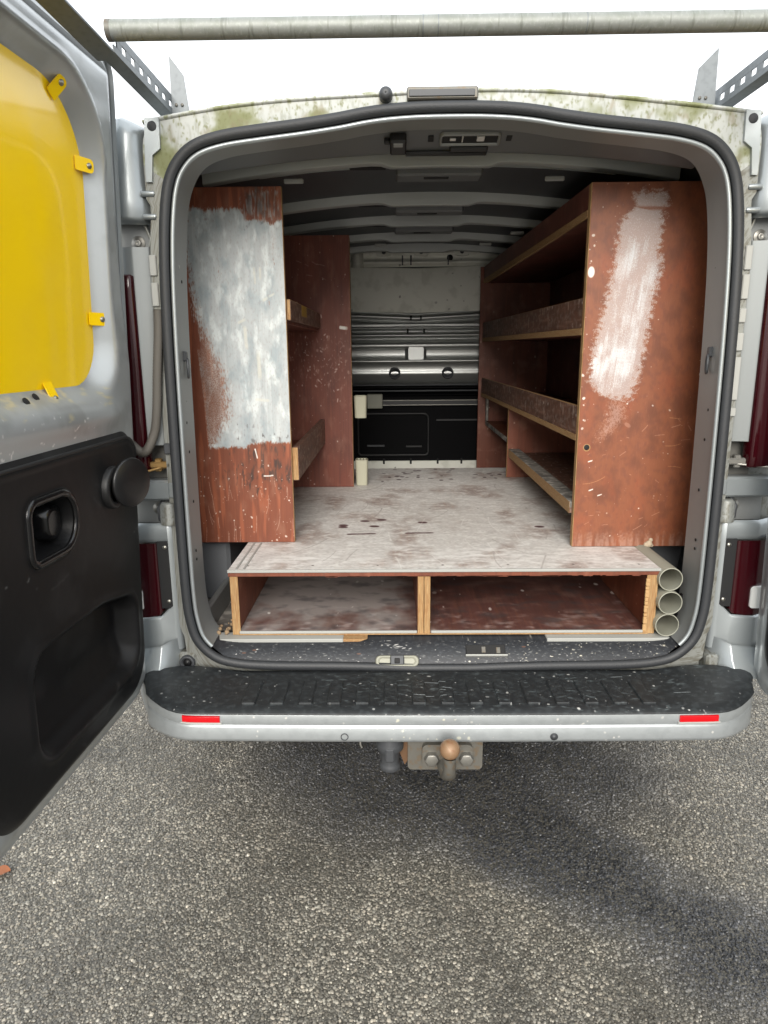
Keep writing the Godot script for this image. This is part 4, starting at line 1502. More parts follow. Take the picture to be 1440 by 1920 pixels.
	for q in [[-0.74, 0.158], [-0.27, 0.237], [0.262, 0.237], [0.735, 0.158]]:
		var sn := MB.new()
		var dir := Vector3(signf(q[0]) * (0.45 if absf(q[0]) > 0.5 else 0.0), 0, 1).normalized()
		var bb := Basis(dir.cross(Vector3.UP), dir, Vector3.UP)
		var darks: bool = q[0] > 0.2 and q[0] < 0.3
		sn.tube(PackedVector3Array(range(16).map(func(i): return Vector3(q[0], 0.437, q[1] + 0.0035) + bb.x * cos(TAU * i / 16) * 0.009 + Vector3.UP * sin(TAU * i / 16) * 0.009)), 0.0012, 5, false, true)
		if darks:
			sn.lathe([[0.0085, -0.004], [0.008, 0.003], [0.0, 0.004]], Transform3D(bb, Vector3(q[0], 0.437, q[1] + 0.0025)), 16)
		part("parking_sensor", sn, M.dark_steel, van)

	# tow bar
	var tow := holder("tow_bar", van)
	var tp := MB.new()
	tp.prism(rr_loop(-0.108, 0.090, 0.305, 0.42, [0.012, 0.012, 0.004, 0.004], 4), 0.168, 0.182)
	tp.box(Vector3(-0.108, 0.306, 0.05), Vector3(-0.099, 0.42, 0.169), 0.002)
	tp.box(Vector3(0.081, 0.306, 0.05), Vector3(0.090, 0.42, 0.169), 0.002)
	part("tow_plate", tp, M.plate, tow)
	var tw := MB.new()
	tw.prism(rr_loop(-0.07, 0.062, 0.318, 0.388, [0.02, 0.02, 0.014, 0.014], 5), 0.182, 0.198)
	part("ball_flange", tw, M.plate, tow)
	var cr := MB.new()
	cr.prism(PackedVector2Array([Vector2(-0.145, 0.42), Vector2(-0.118, 0.42), Vector2(-0.104, 0.38), Vector2(-0.108, 0.325), Vector2(-0.116, 0.312), Vector2(-0.128, 0.345), Vector2(-0.145, 0.372)]), 0.14, 0.17)
	part("tow_bracket", cr, mat(Color8(104, 78, 56), 0.6, 0.3), tow)
	for x in [-0.046, 0.045]:
		var nb := MB.new()
		nb.lathe([[0.02, 0], [0.02, 0.003], [0.0185, 0.0031], [0.0185, 0.013], [0.016, 0.015], [0, 0.015]], face_z(Vector3(x, 0.35, 0.198)), 6)
		part("bolt", nb, M.steel, tow)
	var nk := MB.new()
	var nrows := []
	for q in [[0.198, 0.332, 0.026, 0.018], [0.225, 0.332, 0.022, 0.016], [0.255, 0.337, 0.020, 0.0155], [0.282, 0.354, 0.018, 0.015], [0.295, 0.375, 0.0155, 0.015], [0.298, 0.40, 0.0145, 0.0145], [0.298, 0.416, 0.016, 0.016]]:
		var dirs := Vector3(0, 0, 1)
		var row := PackedVector3Array()
		var bend := sst(0.24, 0.296, q[0])
		var upv := Vector3(0, 1, 0).lerp(Vector3(0, 0, -1), bend).normalized()
		for i in 18:
			var a := TAU * i / 18
			row.append(Vector3(-0.007, q[1], q[0]) + Vector3.RIGHT * cos(a) * q[2] + upv * sin(a) * q[3])
		if dirs.z > 0:
			nrows.append(row)
	nk.grid(nrows, true)
	part("ball_neck", nk, M.plate, tow)
	var ball := MB.new()
	var bp := []
	for k in 15:
		var a := lerpf(-1.25, PI * 0.5, k / 14.0)
		bp.append([maxf(0.0, 0.0252 * cos(a)), 0.0252 * sin(a)])
	bp.append([0.0, 0.0252])
	ball.lathe(bp, Transform3D(Basis(), Vector3(-0.007, 0.438, 0.298)), 28)
	part("tow_ball", ball, M.rust, tow, "rusty tow ball")
	var so := MB.new()
	so.lathe([[0.03, 0.44], [0.032, 0.395], [0.036, 0.392], [0.036, 0.375], [0.026, 0.366], [0.023, 0.335], [0.028, 0.328], [0.028, 0.316], [0.022, 0.312], [0.02, 0.32], [0.0, 0.32]], Transform3D(Basis(), Vector3(-0.155, 0.0, 0.185)), 20)
	so.box(Vector3(-0.168, 0.35, 0.205), Vector3(-0.142, 0.39, 0.222), 0.005)
	part("trailer_socket", so, M.dark_steel, tow, "grey trailer socket")
	var cb := MB.new()
	cb.box(Vector3(-0.75, 0.40, 0.04), Vector3(0.75, 0.46, 0.10))
	part("cross_tube", cb, M.void, tow)
	var hg := MB.new()
	hg.tube(PackedVector3Array([Vector3(-0.23, 0.43, 0.2), Vector3(-0.232, 0.395, 0.205), Vector3(-0.228, 0.385, 0.205)]), 0.003, 6)
	part("wire_end", hg, M.steel, tow)

	build_interior(van)
	build_corner(van, -1.0)
	build_corner(van, 1.0)
	# corrugated loom to the door
	var hp := smooth_curve([Vector2(-0.737, 1.50), Vector2(-0.741, 1.44), Vector2(-0.752, 1.34), Vector2(-0.762, 1.24), Vector2(-0.774, 1.18), Vector2(-0.80, 1.137), Vector2(-0.84, 1.165), Vector2(-0.87, 1.2)], 26)
	var rows := []
	for i in hp.size():
		var t := (hp[mini(i + 1, hp.size() - 1)] - hp[maxi(i - 1, 0)]).normalized()
		var nm := Vector3(-t.y, t.x, 0)
		var r := 0.0115 + (0.0016 if i % 2 == 0 else -0.0012)
		var row := PackedVector3Array()
		for k in 10:
			var a := TAU * k / 10
			row.append(Vector3(hp[i].x, hp[i].y, 0.002 + 0.012 * sst(1.2, 1.13, hp[i].y)) + nm * cos(a) * r + Vector3.BACK * sin(a) * r)
		rows.append(row)
	var hs := MB.new()
	hs.grid(rows, true)
	part("wiring_hose", hs, bump(mat(Color8(92, 88, 82), 0.7), 0.05, 0.02), van, "grey corrugated wiring hose")
	pbox("hose_clip", Vector3(-0.752, 1.13, -0.02), Vector3(-0.73, 1.158, 0.0), M.dark_steel, van, 0.002)

	# doors
	var N := Vector3(1, -0.04, 0.05).normalized()
	var X := Vector3(0.05, 0, -1).normalized()
	var O := Vector3(-0.80, 1.2, 0.05)
	build_door(van, Transform3D(Basis(X, N.cross(X), N), O), -1.0, "open left rear door with yellow window guard and black lower trim")
	var s2 := Vector3(0.22, 0, 1).normalized()
	var n2 := Vector3(-1, -0.03, 0.22)
	n2 = (n2 - s2 * n2.dot(s2)).normalized()
	build_door(van, Transform3D(Basis(s2, n2.cross(s2), n2), Vector3(0.824, 1.2, 0.06)), 1.0, "open right rear door, only its edge in view")
	return van

func build_interior(van: Node3D) -> void:
	# side walls, roof skin
	for s in [-1.0, 1.0]:
		var walls := MB.new()
		var rows := []
		for p in [[0.80, 0.556], [0.83, 0.75], [0.84, 1.1], [0.83, 1.4], [0.80, 1.7], [0.76, 1.86], [0.70, 1.905]]:
			var row := PackedVector3Array()
			for z in [-0.10, -0.6, -1.2, -1.8, -2.62]:
				row.append(Vector3(p[0] * s, p[1], z))
			rows.append(row)
		walls.grid(rows, false, Vector3(-s, 0, 0))
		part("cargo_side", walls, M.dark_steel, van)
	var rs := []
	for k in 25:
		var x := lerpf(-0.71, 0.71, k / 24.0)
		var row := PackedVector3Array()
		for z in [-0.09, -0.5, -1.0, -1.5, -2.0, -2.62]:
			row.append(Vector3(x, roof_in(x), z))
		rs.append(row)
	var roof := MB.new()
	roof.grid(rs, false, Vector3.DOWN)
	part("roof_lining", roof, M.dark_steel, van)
	# header over the door
	var hr := []
	for k in 33:
		var x := lerpf(-0.66, 0.66, k / 32.0)
		var row := PackedVector3Array()
		var y := 1.928 - 0.11 * x * x
		for p in [[-0.083, 0.012], [-0.095, 0.003], [-0.19, -0.022], [-0.205, -0.02], [-0.21, 0.03]]:
			row.append(Vector3(x, y + p[1], p[0]))
		hr.append(row)
	var hd := MB.new()
	hd.grid(hr, false, Vector3(0, -1, 0.4))
	part("roof_header", hd, M.header, van)
	pbox("header_strip", Vector3(-0.105, 1.898, -0.20), Vector3(0.11, 1.906, -0.178), M.black, van)
	var lat := holder("roof_latch", van, Transform3D(Basis(Vector3.RIGHT, 1.3), Vector3(0.059, 1.921, -0.125)))
	# local z looks down and back
	var bez := MB.new()
	var bo := rr_loop(-0.078, 0.078, -0.026, 0.026, [0.006, 0.006, 0.012, 0.012], 4)
	bez.grid([dloop(bo, -0.01, 1), dloop(bo, 0.006, 1), dloop(offset_loop(bo, -0.005), 0.007, 1), dloop(offset_loop(bo, -0.007), 0.0012, 1)], true)
	part("latch_bezel", bez, M.inner, lat)
	var cav := MB.new()
	cav.prism(offset_loop(bo, -0.006), -0.01, 0.0015)
	part("latch_recess", cav, M.void, lat)
	for q in [[Vector3(-0.022, -0.006, 0.0), Vector3(-0.018, 0.02, 0.008)], [Vector3(0.016, -0.002, 0.0), Vector3(0.036, 0.018, 0.008)], [Vector3(-0.052, -0.004, 0.0), Vector3(-0.036, 0.006, 0.005)]]:
		var pins := MB.new()
		pins.box(q[0], q[1], 0.001)
		part("striker", pins, M.bright_steel, lat)
	var lug := MB.new()
	lug.box(Vector3(-0.05, -0.043, -0.004), Vector3(0.05, -0.024, 0.014), 0.004)
	part("latch_lug", lug, M.black, lat)
	for x in [-0.10, 0.10]:
		var sl := MB.new()
		sl.box(Vector3(x - 0.007, -0.012, -0.004), Vector3(x + 0.007, 0.012, 0.0022), 0.001)
		part("slot", sl, M.void, lat)
	var sw := holder("door_switch", van, Transform3D(Basis(Vector3.RIGHT, 1.3), Vector3(-0.125, 1.919, -0.125)))
	var sb := MB.new()
	sb.box(Vector3(-0.021, -0.035, -0.004), Vector3(0.021, 0.03, 0.022), 0.004)
	sb.box(Vector3(-0.036, -0.004, -0.004), Vector3(-0.02, 0.01, 0.012), 0.003)
	part("switch_body", sb, M.black, sw)
	var sm := MB.new()
	sm.box(Vector3(-0.012, 0.006, 0.02), Vector3(0.012, 0.022, 0.0235), 0.002)
	part("switch_button", sm, M.inner, sw)
	# ribs
	var zi := 0
	for z in [-0.38, -0.95, -1.40, -1.85, -2.25]:
		var rib := holder("roof_rib", van)
		var rows := []
		for k in 49:
			var x := lerpf(-0.70, 0.70, k / 48.0)
			var a := absf(x + 0.0)
			var c := sst(0.19, 0.135, a)
			var yr := roof_in(x)
			var low := yr - 0.031
			var row := PackedVector3Array()
			row.append(Vector3(x, yr + 0.004, z + 0.002))
			row.append(Vector3(x, yr - 0.004, z))
			row.append(Vector3(x, low + 0.004 - 0.015 * c, z - 0.002))
			row.append(Vector3(x, low - 0.015 * c, z - 0.006))
			row.append(Vector3(x, low - 0.002 - 0.012 * c, z - 0.03))
			row.append(Vector3(x, low + 0.002, z - 0.04))
			row.append(Vector3(x, yr + 0.004, z - 0.05))
			rows.append(row)
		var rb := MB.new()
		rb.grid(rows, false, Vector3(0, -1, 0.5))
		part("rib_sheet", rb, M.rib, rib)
		if zi < 3:
			var bl := MB.new()
			bl.box(Vector3(-0.13, 1.899, z - 0.12), Vector3(0.13, 1.93, z - 0.035), 0.006)
			part("rib_block", bl, M.header, rib)
			var sl := MB.new()
			sl.box(Vector3(-0.045, 1.8965, z - 0.075), Vector3(0.03, 1.9015, z - 0.055), 0.001)
			part("rib_slot", sl, M.void, rib)
			var sl2 := MB.new()
			sl2.box(Vector3(-0.27, 1.93, z - 0.10), Vector3(-0.16, roof_in(0.2) - 0.001, z - 0.07), 0.001)
			part("rib_slot", sl2, M.void, rib)
			for s in [-1.0, 1.0]:
				var ed := MB.new()
				var er := [PackedVector3Array(), PackedVector3Array(), PackedVector3Array()]
				for k in 12:
					var x: float = s * lerpf(0.15, 0.56, k / 11.0)
					var hgt := 0.010 * (1.0 - k / 13.0)
					er[0].append(Vector3(x, roof_in(x) + 0.002, z - 0.16))
					er[1].append(Vector3(x, roof_in(x) - hgt, z - 0.161))
					er[2].append(Vector3(x, roof_in(x) + 0.002, z - 0.19))
				ed.grid([er[0], er[1]], false, Vector3.BACK)
				ed.grid([er[1], er[2]], false, Vector3.DOWN)
				part("rib_bead", ed, M.rib, rib)
		zi += 1
	for q in [[-0.44, -0.46], [0.36, -0.5], [-0.2, -1.95], [0.42, -1.5], [0.33, -1.9]]:
		pbox("cable_clip", Vector3(q[0] - 0.03, roof_in(q[0]) - 0.05, q[1]), Vector3(q[0] + 0.03, roof_in(q[0]) - 0.036, q[1] + 0.012), M.white_trim, van, 0.003)

	# floor, wheel arches
	var fl := MB.new()
	fl.box(Vector3(-0.84, 0.545, -2.6), Vector3(0.84, 0.562, -0.10), 0.0)
	part("cargo_floor", fl, M.van_floor, van)
	for s in [-1.0, 1.0]:
		var wa := MB.new()
		wa.box(Vector3(0.70 * s, 0.556, -1.5), Vector3(0.86 * s, 0.77, -0.43), 0.012)
		part("wheel_arch", wa, M.arch, van)
	for s in [-1.0, 1.0]:
		var si := MB.new()
		si.box(Vector3(0.70 * s, 0.56, -0.42), Vector3(0.72 * s, 0.64, -0.12), 0.004)
		part("sill_lining", si, M.inner, van)

	# bulkhead
	var bh := holder("bulkhead", van)
	var B := -2.5
	var prof := func(list: Array, x0: float, x1: float, vee := 0.0) -> MB:
		var rows := []
		for p in list:
			var row := PackedVector3Array()
			for k in 13:
				var x := lerpf(x0, x1, k / 12.0)
				row.append(Vector3(x, p[0] - vee * (1.0 - minf(1.0, absf(x) / 0.4)), B + p[1]))
			rows.append(row)
		var m := MB.new()
		m.grid(rows, false, Vector3.BACK)
		return m
	part("bulkhead_header", prof.call([[1.99, -0.05], [1.96, 0.0], [1.935, 0.002], [1.93, -0.012], [1.905, -0.012], [1.90, 0.004], [1.885, 0.006], [1.88, -0.012], [1.868, -0.016]], -0.8, 0.8), M.bulk, bh)
	for x in [-0.19, 0.03, 0.27]:
		var tb := MB.new()
		tb.grid([dloop(rr_loop(x - 0.045, x + 0.045, 1.925, 1.965, [0.018, 0.018, 0.002, 0.002], 5), B + 0.0, 1), dloop(rr_loop(x - 0.043, x + 0.043, 1.927, 1.963, [0.018, 0.018, 0.002, 0.002], 5), B + 0.008, 1)], true)
		tb.fan(dloop(rr_loop(x - 0.043, x + 0.043, 1.927, 1.963, [0.018, 0.018, 0.002, 0.002], 5), B + 0.008, 1), Vector3.BACK)
		part("header_tab", tb, M.bulk, bh)
		var sc := MB.new()
		sc.lathe([[0.012, 0], [0.012, 0.003], [0, 0.005]], face_z(Vector3(x, 1.948, B + 0.008)), 12)
		part("screw", sc, M.dark_steel, bh)
	for x in [-0.08, -0.03, 0.19]:
		var gp := MB.new()
		gp.box(Vector3(x - 0.004, 1.876, B - 0.005), Vector3(x + 0.004, 1.93, B + 0.006), 0.001)
		part("header_slot", gp, M.dark_steel, bh)
	var kn := MB.new()
	kn.lathe([[0.018, 0], [0.018, 0.006], [0, 0.008]], face_z(Vector3(0.2, 1.915, B - 0.008)), 16)
	part("plug", kn, M.void, bh)
	var hc := MB.new()
	hc.lathe([[0.035, 1.86], [0.035, 1.97]], Transform3D(Basis(), Vector3(-0.345, 0, B + 0.01)), 16)
	part("corner_tube", hc, M.bulk, bh)
	part("upper_panel", prof.call([[1.872, -0.014], [1.866, 0.0], [1.74, 0.002], [1.63, 0.0], [1.615, -0.004]], -0.8, 0.8, 0.012), M.bulk, bh)
	part("middle_panel", prof.call([[1.618, -0.004], [1.610, -0.02], [1.602, 0.008], [1.582, 0.012], [1.576, -0.012], [1.566, -0.014], [1.560, 0.004], [1.540, 0.006]], -0.8, 0.8, 0.018), M.pressed, bh)
	part("ribbed_panel", prof.call([[1.548, 0.0], [1.535, 0.012], [1.528, 0.0], [1.52, 0.012], [1.512, 0.012], [1.505, -0.02], [1.49, -0.02], [1.484, 0.014], [1.465, 0.018], [1.459, -0.014], [1.448, -0.014], [1.442, 0.008], [1.428, 0.028], [1.412, 0.034], [1.398, 0.024], [1.390, -0.006], [1.386, -0.02], [1.346, -0.018], [1.34, -0.006], [1.335, 0.022], [1.326, 0.036], [1.316, 0.03], [1.29, 0.012], [1.262, 0.012], [1.252, 0.02], [1.242, 0.014], [1.21, 0.002], [1.19, -0.016], [1.182, -0.024]], -0.8, 0.8), M.pressed, bh)
	var tee := MB.new()
	tee.grid([dloop(rr_loop(-0.066, 0.066, 1.322, 1.412, [0.004, 0.004, 0.004, 0.004], 3), B - 0.02, 1), dloop(rr_loop(-0.056, 0.056, 1.324, 1.41, [0.006, 0.006, 0.006, 0.006], 3), B + 0.022, 1), dloop(rr_loop(-0.046, 0.046, 1.33, 1.405, [0.01, 0.01, 0.01, 0.01], 3), B + 0.030, 1)], true)
	tee.fan(dloop(rr_loop(-0.046, 0.046, 1.33, 1.405, [0.01, 0.01, 0.01, 0.01], 3), B + 0.030, 1), Vector3.BACK)
	part("pressed_post", tee, M.pressed, bh)
	for x in [-0.05, 0.05]:
		for y in [1.575, 1.497]:
			pbox("slot", Vector3(x * (1.0 if y < 1.5 else 0.6) - 0.005, y - 0.012, B - 0.02), Vector3(x * (1.0 if y < 1.5 else 0.6) + 0.005, y + 0.012, B + 0.0145), M.void, bh)
	for x in [-0.129, 0.194]:
		var dm := MB.new()
		dm.lathe([[0.037, -0.016], [0.035, 0.002], [0.029, 0.004], [0.02, -0.006], [0.008, -0.01], [0.0, -0.004]], face_z(Vector3(x, 1.25, B + 0.022)), 20)
		part("dimple", dm, M.dark_steel, bh)
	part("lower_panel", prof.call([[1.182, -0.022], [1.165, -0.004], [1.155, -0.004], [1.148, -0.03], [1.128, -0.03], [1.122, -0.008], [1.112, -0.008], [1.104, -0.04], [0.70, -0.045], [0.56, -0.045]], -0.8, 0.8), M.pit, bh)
	for y in [1.178, 1.143]:
		var sb2 := MB.new()
		sb2.tube(PackedVector3Array([Vector3(-0.7, y, B + 0.0), Vector3(0.7, y, B + 0.0)]), 0.006, 6)
		part("seam_bead", sb2, M.dark_steel, bh)
	var bar := MB.new()
	bar.box(Vector3(-0.24, 1.052, B - 0.03), Vector3(0.7, 1.088, B - 0.005), 0.008)
	part("steel_rail", bar, M.black, bh)
	for y in [1.056, 1.084]:
		var rb3 := MB.new()
		rb3.tube(PackedVector3Array([Vector3(-0.24, y, B - 0.003), Vector3(0.7, y, B - 0.003)]), 0.004, 6)
		part("rail_edge", rb3, M.steel, bh)
	var jb := MB.new()
	jb.box(Vector3(-0.30, 1.038, B - 0.02), Vector3(-0.205, 1.125, B + 0.03), 0.004)
	part("junction_box", jb, M.pvc, bh)
	var cubby := MB.new()
	cubby.tube(dloop(rr_loop(-0.36, 0.08, 0.74, 1.0, [0.02, 0.02, 0.03, 0.02]), B - 0.036, 1), 0.008, 6, false, true)
	part("hatch_edge", cubby, M.black, bh)
	for q in [[-0.25, 0.80, 0.11, M.dark_steel], [-0.01, 0.795, 0.10, M.black], [0.28, 0.96, 0.3, M.black]]:
		pbox("step_edge", Vector3(q[0] - q[2] * 0.5, q[1] - 0.006, B - 0.04), Vector3(q[0] + q[2] * 0.5, q[1] + 0.006, B - 0.028), q[3], bh)
	var sk := MB.new()
	sk.box(Vector3(-0.8, 0.56, B - 0.03), Vector3(0.8, 0.705, B - 0.02), 0.002)
	part("kick_strip", sk, M.bulk, bh)
	for x in [-0.2, -0.03, 0.14, 0.29]:
		pbox("strip_notch", Vector3(x - 0.006, 0.685, B - 0.022), Vector3(x + 0.006, 0.72, B - 0.016), M.void, bh)

# ---------------------------------------------------------------- loose things
func build_racks() -> void:
	# shelving along the left wall
	var a := thing("shelving_unit", "brown plywood shelving on the left whose end panel carries a large white roller patch", "shelving", Vector3(-0.62, 0.78, -0.85), "plywood shelving units fitted in the van")
	var sh := Vector3(-0.62, 0.78, -0.85)
	var B := func(called: String, p0: Vector3, p1: Vector3, m: Material, ch := 0.0015) -> MeshInstance3D:
		var b := MB.new()
		b.box(p0 - sh, p1 - sh, ch)
		return part(called, b, m, a)
	var ep := MB.new()
	ep.box(Vector3(-0.80, 0.781, -0.388) - sh, Vector3(-0.4675, 1.865, -0.370) - sh, 0.0012)
	ep.fit(-0.772 - sh.x, -0.4675 - sh.x, 0.781 - sh.y, 1.865 - sh.y)
	var e1 := part("end_panel", ep, M.panel_a, a, "end panel under a thick white roller patch")
	var ee := MB.new()
	ee.box(Vector3(-0.468, 0.782, -0.3875) - sh, Vector3(-0.4668, 1.864, -0.3705) - sh, 0.0003)
	part("ply_edge", ee, M.edge_v, e1)
	var fp := MB.new()
	fp.box(Vector3(-0.80, 0.781, -1.318) - sh, Vector3(-0.324, 1.868, -1.300) - sh, 0.0012)
	fp.fit(-0.60 - sh.x, -0.324 - sh.x, 0.781 - sh.y, 1.868 - sh.y)
	var f1 := part("far_panel", fp, M.panel_c, a, "far panel scraped with filler")
	var fe := MB.new()
	fe.box(Vector3(-0.3245, 0.782, -1.3175) - sh, Vector3(-0.3232, 1.867, -1.3005) - sh, 0.0003)
	part("ply_edge", fe, M.edge_v, f1)
	var ret := MB.new()
	ret.box(Vector3(-0.332, 0.781, -1.40) - sh, Vector3(-0.326, 1.868, -1.3185) - sh)
	part("panel_return", ret, M.board_dark, a)
	B.call("back_panel", Vector3(-0.795, 0.79, -1.299), Vector3(-0.785, 1.86, -0.389), M.board_dark)
	B.call("shelf", Vector3(-0.784, 1.475, -1.299), Vector3(-0.468, 1.490, -0.389), M.board_dark)
	B.call("shelf", Vector3(-0.784, 0.985, -1.299), Vector3(-0.470, 1.0, -0.389), M.board)
	var l1: MeshInstance3D = B.call("shelf_lip", Vector3(-0.4675, 1.486, -1.299), Vector3(-0.455, 1.547, -0.3885), M.lip)
	var l1e := MB.new()
	l1e.box(Vector3(-0.466, 1.488, -0.389) - sh, Vector3(-0.456, 1.546, -0.3875) - sh, 0.0003)
	l1e.box(Vector3(-0.466, 1.5465, -1.29) - sh, Vector3(-0.456, 1.548, -0.389) - sh, 0.0003)
	part("ply_edge", l1e, M.edge_v, l1)
	var mk := MB.new()
	mk.box(Vector3(-0.4552, 1.51, -0.80) - sh, Vector3(-0.4545, 1.546, -0.66) - sh, 0.0002)
	part("tape_scrap", mk, mat(Color8(150, 116, 40), 0.6), l1)
	var l2: MeshInstance3D = B.call("shelf_lip", Vector3(-0.4675, 0.984, -1.299), Vector3(-0.4480, 1.092, -0.3885), M.lip)
	var l2e := MB.new()
	l2e.box(Vector3(-0.4665, 0.986, -0.389) - sh, Vector3(-0.449, 1.091, -0.3872) - sh, 0.0003)
	part("ply_edge", l2e, M.edge_v, l2)

	# shelving along the right wall
	var o := thing("shelving_unit", "tall brown plywood shelving on the right, its end panel with a slanting pale roller stroke", "shelving", Vector3(0.6, 0.78, -1.35), "plywood shelving units fitted in the van")
	sh = Vector3(0.6, 0.78, -1.35)
	B = func(called: String, p0: Vector3, p1: Vector3, m: Material, ch := 0.0015) -> MeshInstance3D:
		var b := MB.new()
		b.box(p0 - sh, p1 - sh, ch)
		return part(called, b, m, o)
	ep = MB.new()
	ep.box(Vector3(0.4245, 0.781, -0.326) - sh, Vector3(0.82, 1.851, -0.300) - sh, 0.0012)
	ep.fit(0.4245 - sh.x, 0.775 - sh.x, 0.781 - sh.y, 1.851 - sh.y)
	var e2 := part("end_panel", ep, M.panel_b, o, "end panel with a slanting pale roller stroke")
	ee = MB.new()
	ee.box(Vector3(0.4233, 0.782, -0.3255) - sh, Vector3(0.425, 1.850, -0.3005) - sh, 0.0003)
	part("ply_edge", ee, M.edge_v, e2)
	var hl := MB.new()
	hl.lathe([[0.0085, 0.0], [0.0085, 0.0008], [0.0, 0.0008]], face_z(Vector3(0.452, 1.098, -0.3) - sh), 14)
	part("drilled_hole", hl, M.void, e2)
	var hw := MB.new()
	hw.lathe([[0.0115, 0.0], [0.0085, 0.0004]], face_z(Vector3(0.4525, 1.097, -0.2998) - sh), 14)
	part("hole_edge", hw, M.edge_v, e2)
	var blob := MB.new()
	for q in [[0.665, 0.79, 0.012], [0.657, 0.787, 0.009], [0.67, 0.803, 0.007], [0.674, 0.785, 0.006]]:
		blob.lathe([[0, -q[2]], [q[2] * 0.8, -q[2] * 0.6], [q[2], 0], [q[2] * 0.7, q[2] * 0.7], [0, q[2]]], Transform3D(Basis(), Vector3(q[0], q[1], -0.296) - sh), 9)
	part("filler_blob", blob, mat(Color8(176, 160, 138), 0.85), e2)
	fp = MB.new()
	fp.box(Vector3(0.372, 0.565, -2.418) - sh, Vector3(0.82, 1.851, -2.400) - sh, 0.0012)
	part("far_panel", fp, M.board, o)
	B.call("back_panel", Vector3(0.775, 0.79, -2.399), Vector3(0.785, 1.845, -0.327), M.board_dark)
	B.call("divider", Vector3(0.412, 0.781, -1.533), Vector3(0.774, 1.113, -1.515), M.board)
	B.call("divider_edge", Vector3(0.4105, 0.782, -1.5325), Vector3(0.4118, 1.112, -1.5155), M.edge_v, 0.0003)
	# shelves: [bottom of ply, top of ply, top of lip]
	for q in [[1.761, 1.783, 1.851], [1.433, 1.454, 1.539], [1.116, 1.135, 1.221]]:
		B.call("shelf", Vector3(0.425, q[0], -2.399), Vector3(0.774, q[1], -0.327), M.board_dark)
		var lp := MB.new()
		lp.hexa([Vector3(0.4245, q[1], -0.3265) - sh, Vector3(0.437, q[1], -0.3265) - sh, Vector3(0.437, q[2], -0.3265) - sh, Vector3(0.4245, q[2], -0.3265) - sh, Vector3(0.39, q[1], -2.399) - sh, Vector3(0.4025, q[1], -2.399) - sh, Vector3(0.4025, q[2], -2.399) - sh, Vector3(0.39, q[2], -2.399) - sh])
		var li := part("shelf_lip", lp, M.lip if q[2] < 1.8 else M.board_dark, o)
		var pe := MB.new()
		pe.hexa([Vector3(0.4225, q[0], -0.3265) - sh, Vector3(0.43, q[0], -0.3265) - sh, Vector3(0.43, q[1] - 0.0005, -0.3265) - sh, Vector3(0.4225, q[1] - 0.0005, -0.3265) - sh, Vector3(0.388, q[0], -2.399) - sh, Vector3(0.41, q[0], -2.399) - sh, Vector3(0.41, q[1] - 0.0005, -2.399) - sh, Vector3(0.388, q[1] - 0.0005, -2.399) - sh])
		part("ply_edge", pe, M.edge, li)
		var te := MB.new()
		te.hexa([Vector3(0.425, q[2], -0.327) - sh, Vector3(0.4365, q[2], -0.327) - sh, Vector3(0.4365, q[2] + 0.0008, -0.327) - sh, Vector3(0.425, q[2] + 0.0008, -0.327) - sh, Vector3(0.3905, q[2], -2.398) - sh, Vector3(0.402, q[2], -2.398) - sh, Vector3(0.402, q[2] + 0.0008, -2.398) - sh, Vector3(0.3905, q[2] + 0.0008, -2.398) - sh])
		if q[2] < 1.8:
			part("top_edge", te, M.edge, li)
	var ls: MeshInstance3D = B.call("shelf", Vector3(0.417, 0.884, -1.514), Vector3(0.774, 0.902, -0.327), M.lip)
	ls.name = "low_shelf"
	var bt: MeshInstance3D = B.call("batten", Vector3(0.4165, 0.9025, -1.5145), Vector3(0.468, 0.921, -0.327), M.van_floor)
	var be := MB.new()
	be.box(Vector3(0.4155, 0.884, -1.514) - sh, Vector3(0.4164, 0.921, -0.327) - sh, 0.0002)
	part("ply_edge", be, M.edge, bt)
	B.call("rear_shelf", Vector3(0.42, 0.948, -2.398), Vector3(0.774, 0.966, -1.534), M.board)
	B.call("rear_shelf_edge", Vector3(0.4165, 0.944, -2.398), Vector3(0.4195, 0.968, -1.534), M.van_floor)
	B.call("rear_post", Vector3(0.4165, 0.969, -2.398), Vector3(0.43, 1.115, -2.36), M.van_floor)

